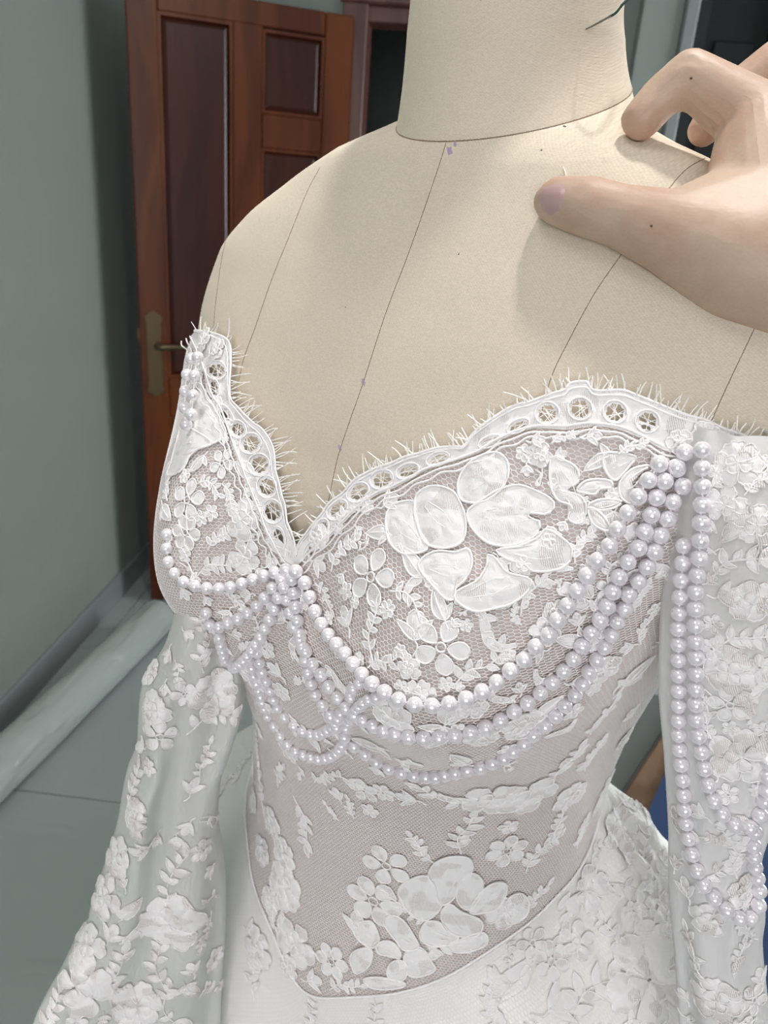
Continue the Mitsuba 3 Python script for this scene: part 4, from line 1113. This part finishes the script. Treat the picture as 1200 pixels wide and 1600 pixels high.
#@@TRIM
# ------------------------------------------------------------------ scalloped lace border with eyelets and eyelash fringe along the neckline
def hits(S, q, off=0.0, max_gap=True):
    """World points for pixels, gaps filled from the neighbours' depths."""
    q = np.asarray(q, float); m, P, N, _ = S.px(q)
    zd = np.where(m, proj(P)[1], np.nan)
    i = np.arange(len(q)); zd = np.interp(i, i[m], zd[m]) if m.any() else np.full(len(q), .4)
    for k in range(3): N[:, k] = np.interp(i, i[m], N[m, k])
    P2 = np.where(m[:, None], P, at(q[:, 0], q[:, 1], zd))
    return P2 + N * off / 100, N


TRL = [(342, 580), (338, 608), (358, 650), (375, 672), (395, 694), (408, 727), (420, 761), (429, 799), (438, 840)]
TRR = [(487, 861), (504, 827), (531, 797), (563, 770), (600, 750), (640, 737), (687, 718), (767, 691), (811, 667), (856, 647), (907, 640), (961, 645), (1011, 659)]
for side_, (OUT, IN, EY, lab) in enumerate(((L_OUT, L_IN, TRL, 'scalloped lace border with eyelets along the left cup'), (R_OUT, R_IN, TRR, 'scalloped lace border with eyelets along the right cup'))):
    tk = key(dress + '__lace_border'); labels[tk] = {'label': lab}
    o, i_ = spline(np.array(OUT, float), 240), spline(np.array(IN, float), 240)
    _on = np.gradient(o, axis=0); _on = np.column_stack([-_on[:, 1], _on[:, 0]]); _on /= np.linalg.norm(_on, axis=1, keepdims=True)
    _on = -_on * np.sign(((i_ - o) * _on).sum())
    _d = np.min([np.linalg.norm(o - np.array(e), axis=1) for e in EY], 0)
    o = o + gaussian_filter1d(_on, 5, axis=0) * (4.5 * np.exp(-(_d / np.maximum(18, _d.min() + 14)) ** 2) - 1.5)[:, None]
    # scallops bulge outwards between neighbouring eyelets
    ey = np.array(EY, float)
    strip = Polygon(np.vstack([o, i_[::-1]])).buffer(0)
    es = []
    cords, spiders = [], []
    for k, e in enumerate(ey):
        dvec = ey[min(k + 1, len(ey) - 1)] - ey[max(k - 1, 0)]; a = math.atan2(dvec[1], dvec[0]); gap = np.linalg.norm(dvec) / (2 if 0 < k < len(ey) - 1 else 1)
        wdt = min(LineString(o).distance(Point(e)), LineString(i_).distance(Point(e)))
        ra, rb = min(.33 * gap, 13.5), float(np.clip(wdt * .55, 4, 13))
        th = np.linspace(0, 2 * np.pi, 25)[:-1]
        jag = 1 + .10 * np.sin(th * 8 + k)
        el = e + rot(np.column_stack([ra * np.cos(th) * jag, rb * np.sin(th) * jag]), a)
        es.append(Polygon(el))
        cl = e + rot(np.column_stack([(ra + 5.5) * np.cos(th), (rb + 4.5) * np.sin(th)]), a)
        W, N = hits(SB, cl, .16); cords.append(tube(W, .00042, 5, closed=True))
        for q in range(7):
            b0, b1 = RNG.uniform(0, 6.28), RNG.uniform(2.2, 4.0)
            l = e + rot(np.column_stack([ra * 1.05 * np.cos([b0, b0 + b1]), rb * 1.05 * np.sin([b0, b0 + b1])]), a)
            W, N = hits(SB, resample(l, 5), .11); spiders.append(tube(W, .00014, 4))
    cuts = [0] + [int(np.argmin(np.linalg.norm(o - (ey[k] + ey[k + 1]) / 2, axis=1))) for k in range(len(ey) - 1)] + [239]
    icuts = [0] + [int(np.argmin(np.linalg.norm(i_ - (ey[k] + ey[k + 1]) / 2, axis=1))) for k in range(len(ey) - 1)] + [239]
    holes = es[0]
    for e in es[1:]: holes = holes.union(e)
    for k in range(len(ey)):
        a, b, c, d = cuts[k], cuts[k + 1], icuts[k], icuts[k + 1]
        if b - a < 3 or d - c < 3: continue
        q = Polygon(np.vstack([o[a:b + 1], i_[c:d + 1][::-1]])).buffer(0.3).difference(holes).segmentize(5)
        ms = []
        for g in getattr(q, 'geoms', [q]):
            if g.area < 4: continue
            v, f = trimesh.creation.triangulate_polygon(g, engine='earcut')
            v, f = trimesh.remesh.subdivide_to_size(np.column_stack([v, v[:, 0] * 0]), f, 7)
            W, N = hits(SB, v[:, :2], 0.0)
            r_ = meshkit.noise(W * 900, 4)[:, None]
            ms.append(tm(W + N * (.0010 + .0004 * r_), f))
        if ms: add(tk + '__scallop', cat(ms), 'm_petal', True)
    # corded edges, wavy inner cords
    W, N = hits(SB, o, .17); cords.append(tube(W, .00050, 5))
    W, N = hits(SB, o + (i_ - o) * .13, .17); cords.append(tube(W, .00040, 5))
    W, N = hits(SB, o + (i_ - o) * .92, .17); cords.append(tube(W, .00050, 5))
    nrm = np.gradient(i_, axis=0); nrm = np.column_stack([-nrm[:, 1], nrm[:, 0]]); nrm /= np.linalg.norm(nrm, axis=1, keepdims=True)
    sgn = np.sign(((i_ - o) * nrm).sum()); nrm = nrm * sgn
    for dd, wv in ((6, 0.8), (14, 2.5)):
        W, N = hits(SB, i_ + nrm * (dd + wv * np.sin(np.arange(240)[:, None] * .45)), .16); cords.append(tube(W, .00042, 5))
    add(tk + '__cord', cat(cords), 'm_cord', True)
    tag(add(tk + '__eyelet_thread', cat(spiders), 'm_cord'), 'fine threads crossing the eyelets', kind='stuff')
    # eyelash fringe
    s = np.r_[0, np.cumsum(np.linalg.norm(np.diff(o, axis=0), axis=1))]
    pos, x = [], 1.0
    while x < s[-1] - 1:
        pos.append(x); x += RNG.uniform(2.0, 6.0) if RNG.uniform() < .86 else RNG.uniform(8, 20)
    on = np.gradient(o, axis=0); on = np.column_stack([-on[:, 1], on[:, 0]]); on /= np.linalg.norm(on, axis=1, keepdims=True)
    on = -on * np.sign(((i_ - o) * on).sum())
    on = gaussian_filter1d(on, 6, axis=0)
    Q_ = []
    for x in pos:
        p = np.array([np.interp(x, s, o[:, 0]), np.interp(x, s, o[:, 1])]); n = np.array([np.interp(x, s, on[:, 0]), np.interp(x, s, on[:, 1])])
        L = RNG.uniform(12, 36) * (1 if RNG.uniform() < .8 else .6); t_ = np.array([-n[1], n[0]]); sk = RNG.normal(0.0, .28)
        if side_ == 0 and x < 55: L *= .9; sk = RNG.normal(-.1, .6)
        bd = RNG.normal(0, .18)
        u = np.linspace(0, 1, 6)[:, None]
        Q_.append(p - n * 3 + (n + t_ * sk) * L * u + t_ * bd * L * u ** 2)
    Q_ = np.array(Q_); u = np.linspace(0, 1, 6)
    W0, N0 = hits(SB, Q_[:, :2].reshape(-1, 2), 0.1); zd0 = proj(W0)[1].reshape(-1, 2)
    m, PF, NF, _ = SF.px(Q_.reshape(-1, 2)); zf = np.where(m, proj(PF)[1] - .0012, 9).reshape(-1, 6)
    zq = np.minimum(zd0[:, :1] + np.clip(zd0[:, 1:] - zd0[:, :1], -.001, .001) * np.arange(6) - RNG.uniform(0, .004, (len(Q_), 1)) * u, zf)
    thr_ = [tube(at(q[:, 0], q[:, 1], z), np.linspace(.00030, .00019, 6), 4) for q, z in zip(Q_, zq)]
    tag(add(tk + '__eyelash_fringe', cat(thr_), 'm_fringe'), 'fringe of fine loose eyelash threads', kind='stuff')
# small lace pieces on the band below the right border and the ruffled tip of the left strap
for px, kind, rp, ang in (((925, 684), 'bud', 17, .1), ((880, 686), 'leaves', 18, .1), ((985, 700), 'leaves', 20, .2), ((840, 690), 'bud', 15, .1), ((325, 533), 'rose', 20, .2), ((345, 548), 'rose', 20, .2), ((318, 560), 'leaves', 14, 1.2), ((1060, 690), 'rose', 20, .3), ((1100, 678), 'rose', 20, .8)):
    place_px(SB, px, kind, rp, ang, lift=.2)
# ------------------------------------------------------------------ pearls
sph = trimesh.creation.icosphere(subdivisions=2, radius=1.0)
PEARL = mikit.ply(sph, 'm_pearl', True)
STR = {}


def strand(label, px, S, rad=0.30, lift=0.20, smooth=5, group='pearl strands', pitch=1.0, zd=None):
    t = key('pearl_strand'); tag(t, label, 'pearl strand', group)
    q = spline(np.array(px, float), 400)
    if zd is None:
        m, P, N, _ = S.px(q)
        d = np.where(m, proj(P)[1], np.nan); i = np.arange(400)
        if m.sum() < 10: return
        d = np.interp(i, i[m], d[m])
        d = np.minimum(gaussian_filter1d(d, smooth * 3), gaussian_filter1d(minimum_filter1d(d, 9), 4))
        d = d - (rad + lift) / 100
    else:
        d = np.interp(np.linspace(0, 1, 400), np.linspace(0, 1, len(zd)), zd)
    W = at(q[:, 0], q[:, 1], d)
    s = np.r_[0, np.cumsum(np.linalg.norm(np.diff(W, axis=0), axis=1))]
    n = max(2, int(s[-1] / (2 * rad / 100 * pitch)))
    sp = np.linspace(0, s[-1], n)
    Pp = np.stack([np.interp(sp, s, W[:, k]) for k in range(3)], 1)
    add(t + '__string', tube(resample(W, 60), .0003, 5), 'm_string')
    for p in Pp:
        r = rad / 100 * (1 + RNG.uniform(-.03, .03))
        scene[key(t + '__pearl')] = {**PEARL, 'to_world': T().translate(p.tolist()).scale(r)}
    STR[label] = W


strand('upper pearl strand swagged under the right cup', [(462, 893), (473, 902), (480, 922), (487, 940), (493, 957), (502, 975), (513, 992), (527, 1008), (540, 1023), (552, 1038), (565, 1053), (580, 1067), (597, 1079), (613, 1089), (633, 1097), (653, 1102), (673, 1103), (693, 1101), (713, 1097), (733, 1090), (753, 1081), (772, 1069), (790, 1055), (807, 1040), (825, 1026), (837, 1010), (855, 996), (865, 977), (880, 958), (892, 938), (905, 920), (917, 900), (928, 882), (943, 865), (957, 845), (967, 823), (980, 803), (993, 783), (1005, 763), (1017, 745), (1030, 725)], SB, .31)
strand('middle pearl strand swagged below the right cup', [(445, 915), (447, 932), (452, 952), (456, 972), (465, 990), (474, 1009), (481, 1025), (490, 1040), (504, 1057), (515, 1075), (527, 1090), (540, 1106), (555, 1118), (574, 1129), (592, 1139), (611, 1146), (630, 1150), (651, 1153), (671, 1153), (692, 1152), (711, 1150), (731, 1146), (746, 1141), (765, 1135), (782, 1126), (797, 1116), (814, 1106), (831, 1094), (847, 1081), (862, 1068), (875, 1054), (890, 1040), (900, 1023), (913, 1005), (925, 988), (937, 970), (947, 952), (955, 932), (963, 912), (972, 893), (985, 873), (1000, 853), (1007, 832), (1015, 812), (1023, 788), (1030, 767), (1042, 747), (1057, 730)], SB, .30)
strand('lowest pearl strand swagged across the midriff', [(456, 905), (461, 940), (464, 965), (470, 1000), (478, 1035), (487, 1070), (495, 1090), (507, 1105), (517, 1120), (527, 1137), (540, 1153), (553, 1166), (570, 1178), (585, 1189), (604, 1199), (624, 1206), (643, 1211), (664, 1214), (681, 1214), (699, 1210), (718, 1206), (735, 1202), (756, 1198), (772, 1191), (789, 1184), (804, 1172), (821, 1161), (832, 1150), (847, 1139), (859, 1127), (874, 1114), (885, 1099), (900, 1084), (910, 1070), (918, 1053), (930, 1037), (938, 1020), (952, 1002), (958, 985), (967, 967), (978, 948), (983, 928), (998, 908), (1010, 888), (1020, 868), (1030, 847), (1035, 827), (1045, 807), (1050, 787), (1067, 760)], SB, .30)
strand('pearl strand along the underside of the left cup', [(447, 890), (435, 893), (417, 898), (400, 904), (383, 910), (367, 916), (350, 919), (333, 920), (317, 918), (300, 914), (285, 908), (273, 896), (264, 880), (261, 863), (260, 848), (261, 835)], SB, .30, .05)
strand('short pearl loop below the left cup ending in a point', [(440, 905), (430, 914), (417, 930), (407, 942), (390, 957), (373, 967), (357, 974), (343, 980), (331, 981), (325, 970), (322, 958)], SB, .29, .25)
strand('long pearl loop hanging to the left below the gathering', [(444, 918), (433, 938), (427, 957), (417, 977), (405, 1000), (391, 1021), (376, 1037), (363, 1044), (354, 1037), (348, 1018), (343, 996)], SB, .29, .35)
strand('outer looped pearl strand at the left waist', [(391, 1030), (395, 1050), (400, 1065), (405, 1081), (410, 1098), (416, 1115), (425, 1130), (434, 1143), (443, 1157), (455, 1168), (467, 1177), (480, 1182), (492, 1185), (505, 1186), (517, 1182), (530, 1172), (539, 1156)], SB, .29, .12)
strand('inner looped pearl strand at the left waist', [(402, 1020), (407, 1040), (412, 1056), (419, 1072), (426, 1088), (433, 1105), (444, 1120), (455, 1131), (467, 1140), (480, 1146), (492, 1149), (503, 1146), (515, 1139), (526, 1128), (532, 1115)], SB, .29, .12)
strand('short pearl row crossing between the two upper swags', [(588, 1090), (572, 1096), (560, 1106), (547, 1122), (541, 1138)], SB, .26, .10)
strand('small pearl row above the middle swag', [(577, 1070), (562, 1068), (552, 1076), (548, 1090)], SB, .24, .05)
strand('long pearl strand hanging down the right sleeve nearest its outer side', [(1097, 703), (1097, 737), (1098, 760), (1097, 782), (1095, 805), (1095, 827), (1094, 850), (1092, 880), (1088, 913), (1087, 952), (1087, 993), (1088, 1027), (1088, 1060), (1087, 1090), (1088, 1124), (1093, 1161), (1099, 1195), (1106, 1225), (1117, 1255), (1132, 1277), (1147, 1289), (1162, 1295), (1177, 1289), (1187, 1274), (1193, 1255), (1198, 1225), (1199, 1190)], SR, .29, .02)
strand('long pearl strand hanging down the inner edge of the right sleeve', [(1068, 853), (1067, 875), (1065, 900), (1062, 943), (1060, 977), (1060, 1017), (1060, 1060), (1060, 1112), (1060, 1150), (1063, 1187), (1067, 1225), (1069, 1255), (1072, 1287), (1078, 1322), (1086, 1349), (1095, 1375), (1110, 1397), (1129, 1416), (1147, 1431), (1166, 1437), (1180, 1428), (1187, 1405), (1184, 1375), (1179, 1349), (1177, 1319), (1179, 1300)], SR, .29, .02)
strand('two loose pearls at the top of the right sleeve', [(1070, 707), (1058, 733)], SR, .30, .1)
strand('outermost pearl row on the left strap', [(299, 560), (294, 577), (291, 592), (290, 607), (289, 622), (289, 636), (290, 650), (291, 664)], SB, .30, zd=[.378, .376, .374, .372])
strand('inner pearl row on the left strap', [(309, 558), (306, 573), (304, 588), (303, 604), (302, 620), (300, 636), (299, 648)], SB, .29, zd=[.368, .366, .365, .364])
zg = .42
strand('few pearls seen in the gap between waist and right sleeve', [(1008, 1053), (1018, 1055), (1028, 1056), (1040, 1058)], SB, .30, zd=[zg, zg - .004, zg - .008, zg - .012])
#@@HAND
# ------------------------------------------------------------------ person: hand pressing the shoulder
def zform(px, py):
    m, P, _, _ = SF.px([(px, py)])
    return float(proj(P)[1][0]) if m[0] else None


zt = zform(855, 318); zi = zform(1003, 208) or zform(1000, 213)
J = dict(  # joint: pixel x, y, optical depth m, radius cm
    t0=(876, 315, zt - .0085, .90), t0b=(865, 315, zt - .0075, .74), t1=(918, 323, zt - .014, 1.06), t1b=(970, 338, zt - .019, 1.08), t2=(1055, 366, zt - .026, 1.45), t3=(1165, 408, zt - .030, 2.15), t4=(1300, 440, zt - .030, 2.6),
    w0=(1400, 400, zt - .028, 2.5), w1=(1620, 470, zt - .024, 2.6), w2=(1900, 560, zt - .015, 3.3),
    i0=(1003, 187, zi - .010, .74), i0b=(996, 186, zi - .0095, .62), i1=(1033, 152, zi - .012, .80), i2=(1078, 119, zi - .017, .92), i3=(1182, 190, zi - .022, 1.30),
    m0=(1100, 203, zi + .014, .66), m1=(1140, 150, zi + .012, .76), m2=(1215, 98, zi + .006, .92), m3=(1290, 180, zi - .008, 1.3),
    r0=(1190, 215, zi + .034, .62), r1=(1235, 150, zi + .032, .74), r2=(1310, 100, zi + .026, .88), r3=(1360, 190, zi + .010, 1.2),
    p0=(1290, 235, zi + .052, .56), p1=(1330, 180, zi + .050, .66), p2=(1385, 140, zi + .044, .76), p3=(1420, 215, zi + .026, 1.1),
    c1=(1290, 300, zi - .020, 1.9), c2=(1370, 310, zi - .004, 1.8), web=(1142, 300, zt - .020, .95), pal=(1200, 330, zt - .026, 1.7))
PJ = {k: at(v[0], v[1], v[2]) * 100 for k, v in J.items()}


def ball(k, s=1.0):
    m = mf.Manifold.sphere(J[k][3] * s, 28); return m.translate(PJ[k].tolist())


def bone(*ks): return mf.Manifold.batch_hull([ball(k) for k in ks])


hand = mf.Manifold()
for ks in (('t0', 't0b', 't1'), ('t1', 't1b'), ('t1b', 't2'), ('t2', 't3'), ('t3', 't4'), ('i0', 'i0b', 'i1'), ('i1', 'i2'), ('i2', 'i3'), ('m0', 'm1'), ('m1', 'm2'), ('m2', 'm3'), ('r0', 'r1'), ('r1', 'r2'), ('r2', 'r3'), ('p0', 'p1'), ('p1', 'p2'), ('p2', 'p3'),
           ('i3', 'm3', 'c1', 'pal'), ('m3', 'r3', 'c1', 'c2'), ('r3', 'p3', 'c2'), ('c1', 'c2', 't4', 'w0'), ('p3', 'c2', 'w0'), ('t3', 't4', 'c1', 'pal'), ('web', 't2', 'pal'), ('web', 'pal', 'i3'), ('t2', 't3', 'pal'), ('w0', 'w1'), ('w1', 'w2'), ('t4', 'w0')):
    hand = hand + bone(*ks)
hm_ = hand.refine_to_length(0.22).to_mesh()
hm_ = trimesh.Trimesh(hm_.vert_properties[:, :3], hm_.tri_verts, process=True)
trimesh.smoothing.filter_taubin(hm_, lamb=.55, nu=.53, iterations=26)
hm_.vertices = hm_.vertices / 100
hn = np.array(hm_.vertex_normals)
uv_, _ = proj(hm_.vertices)


def crease(px0, px1, amp, wid):
    """A skin crease across the hand between two surface spots."""
    loc = [hm_.ray.intersects_location([C], [ray(*p)], multiple_hits=False)[0] for p in (px0, px1)]
    if not len(loc[0]) or not len(loc[1]): return
    a, b = loc[0][0], loc[1][0]; ab = b - a
    t_ = np.clip(((hm_.vertices - a) @ ab) / (ab @ ab), 0, 1)
    d = np.linalg.norm(hm_.vertices - (a + t_[:, None] * ab), axis=1)
    hm_.vertices = hm_.vertices - hn * (amp * np.exp(-(d / wid) ** 2))[:, None]


hm_.ray
for a, b in (((905, 300), (900, 340)), ((914, 296), (908, 338)), ((898, 298), (893, 330))): crease(a, b, .00035, .0009)
for a, b in (((1066, 92), (1092, 100)), ((1060, 100), (1086, 92))): crease(a, b, .0003, .0009)
t = key('person'); tag(t, 'bare hand reaching in from the right, thumb and index finger on the form', 'hand')
add(t + '__body', trimesh.Trimesh(hm_.vertices, hm_.faces, process=False), 'm_skin', True)
hm2 = trimesh.Trimesh(hm_.vertices, hm_.faces, process=False)


def on_hand(q, off):
    q = np.asarray(q, float); loc, ir, it = hm2.ray.intersects_location(np.broadcast_to(C, (len(q), 3)), ray(q[:, 0], q[:, 1]), multiple_hits=False)
    P = np.full((len(q), 3), np.nan); P[ir] = loc; N = np.zeros((len(q), 3)); N[ir] = hm2.face_normals[it]
    ok = np.zeros(len(q), bool); ok[ir] = True
    return P + N * off, ok


no = spline(np.array([(858, 290), (870, 286), (881, 289), (883, 300), (880, 315), (873, 330), (863, 336), (851, 333), (845, 322), (843, 308), (848, 296)], float), 30, closed=True)
cN = no.mean(0)
qs = np.vstack([cN + (no - cN) * k for k in (1, .8, .5, .2)] + [cN[None]])
Pq, ok = on_hand(qs, 0.0)
if ok.all():
    nrm = np.cross(Pq[8] - Pq[0], Pq[20] - Pq[0]); nrm /= np.linalg.norm(nrm)
    if nrm @ (C - Pq[0]) < 0: nrm = -nrm
    Pq = Pq + nrm * np.r_[np.full(30, .0000), np.full(30, .0005), np.full(30, .0006), np.full(30, .0006), .0006][:, None]
    j = np.arange(30); j2 = (j + 1) % 30
    ff = np.vstack([np.vstack([np.stack([i * 30 + j, i * 30 + j2, (i + 1) * 30 + j2], 1), np.stack([i * 30 + j, (i + 1) * 30 + j2, (i + 1) * 30 + j], 1)]) for i in range(3)] + [np.stack([90 + j, 90 + j2, np.full(30, 120)], 1)])
    add(t + '__thumbnail', tm(Pq, ff), 'm_nail', True, label='pale purplish thumbnail')
for px in ((1080, 122), (1018, 353)):
    Pm, ok = on_hand([px], 0.0001)
    if ok[0]:
        mo = trimesh.creation.icosphere(2, .00045); mo.apply_scale([1, 1, 1]); mo.apply_translation(Pm[0]); add(t + '__mole', mo, 'm_mole', True, label='tiny dark mole')
# loose white thread under the thumb
lt = spline(np.array([(880, 262), (883, 270), (885, 280), (886, 289)], float), 12)
m, P, N, _ = SF.px(lt)
tag(add('loose_thread', tube(P + N * .0006, .00022, 5), 'm_fringe'), 'short loose white thread on the form above the thumbnail', 'thread')

# ------------------------------------------------------------------ behind the right sleeve: blue cloth over a brown wooden bench
def atz(px, py, z):
    d = ray(px, py); return C + d * ((z - H) / d[2])


zb = 0.52
e0, e1 = atz(975, 1238, zb), atz(1046, 1130, zb)
dv = (e1 - e0)[:2]; dv /= np.linalg.norm(dv); nv = np.array([dv[1], -dv[0]])
if nv[0] < 0: nv = -nv
o2 = e0[:2] - dv * .35


def bench(a0, a1, b0, b1, z0, z1, bev=.004):
    m = box(a0, a1, b0, b1, z0, z1, bev); v = np.asarray(m.vertices)
    return tm(np.column_stack([o2 + v[:, :1] * dv + v[:, 1:2] * nv, v[:, 2]]), m.faces)


t = key('wooden_bench'); tag(t, 'brown wooden bench glimpsed between the waist and the right sleeve', 'bench')
add(t + '__top', bench(0, 1.1, 0, .55, zb - .035, zb), 'm_brown', 30)
for a in (.04, 1.01):
    for b in (.04, .46): add(t + '__leg', bench(a, a + .05, b, b + .05, 0, zb - .035), 'm_brown', 30)
t = key('grey_box'); tag(t, 'grey box with a paler rim beside the brown bench', 'box')
add(t + '__body', bench(.12, .75, -.50, -.02, 0.0, .47, .006), 'm_greybox', 30)  # plain grey box shape, darker than the floor tiles around it
add(t + '__lid', bench(.11, .76, -.51, -.012, .47, .482, .003), 'm_greybox', 30)
for q in ((.13, .74, -.10, -.085), (.13, .74, -.49, -.475), (.13, .145, -.475, -.10), (.725, .74, -.475, -.10), (.42, .435, -.475, -.10)): add(t + '__rim', bench(*q, .482, .488, .001), 'm_greyrim')
na, nb = 60, 60
Aa, Bb = np.meshgrid(np.linspace(.0, 1.06, na), np.linspace(.0, 1, nb))
edge_ = .050 + .008 * np.sin(Aa * 9)
s_ = Bb * 1.0
Bx = edge_ + np.minimum(s_, .5) * .95 * 1.0
Bx = np.minimum(Bx, .565); drop = np.maximum(0, s_ - .52) * .9
Zc = zb + .012 + .008 * meshkit.fbm(np.stack([Aa * 9, Bb * 9, 0 * Aa], -1), 3, 8) - drop
Bx = Bx + .02 * np.sin(Aa * 22) * np.clip(drop * 8, 0, 1)
Pc = np.concatenate([(o2 + Aa[..., None] * dv + Bx[..., None] * nv), Zc[..., None]], -1).reshape(-1, 3)
gf = gridfaces(nb, na); nn_ = len(Pc)
cl = tm(np.vstack([Pc, Pc - [0, 0, .006]]), np.vstack([gf, gf[:, ::-1] + nn_]))
tag(add('blue_cloth', cl, 'm_blue', True), 'dark blue cloth lying over the brown bench behind the right sleeve', 'cloth')
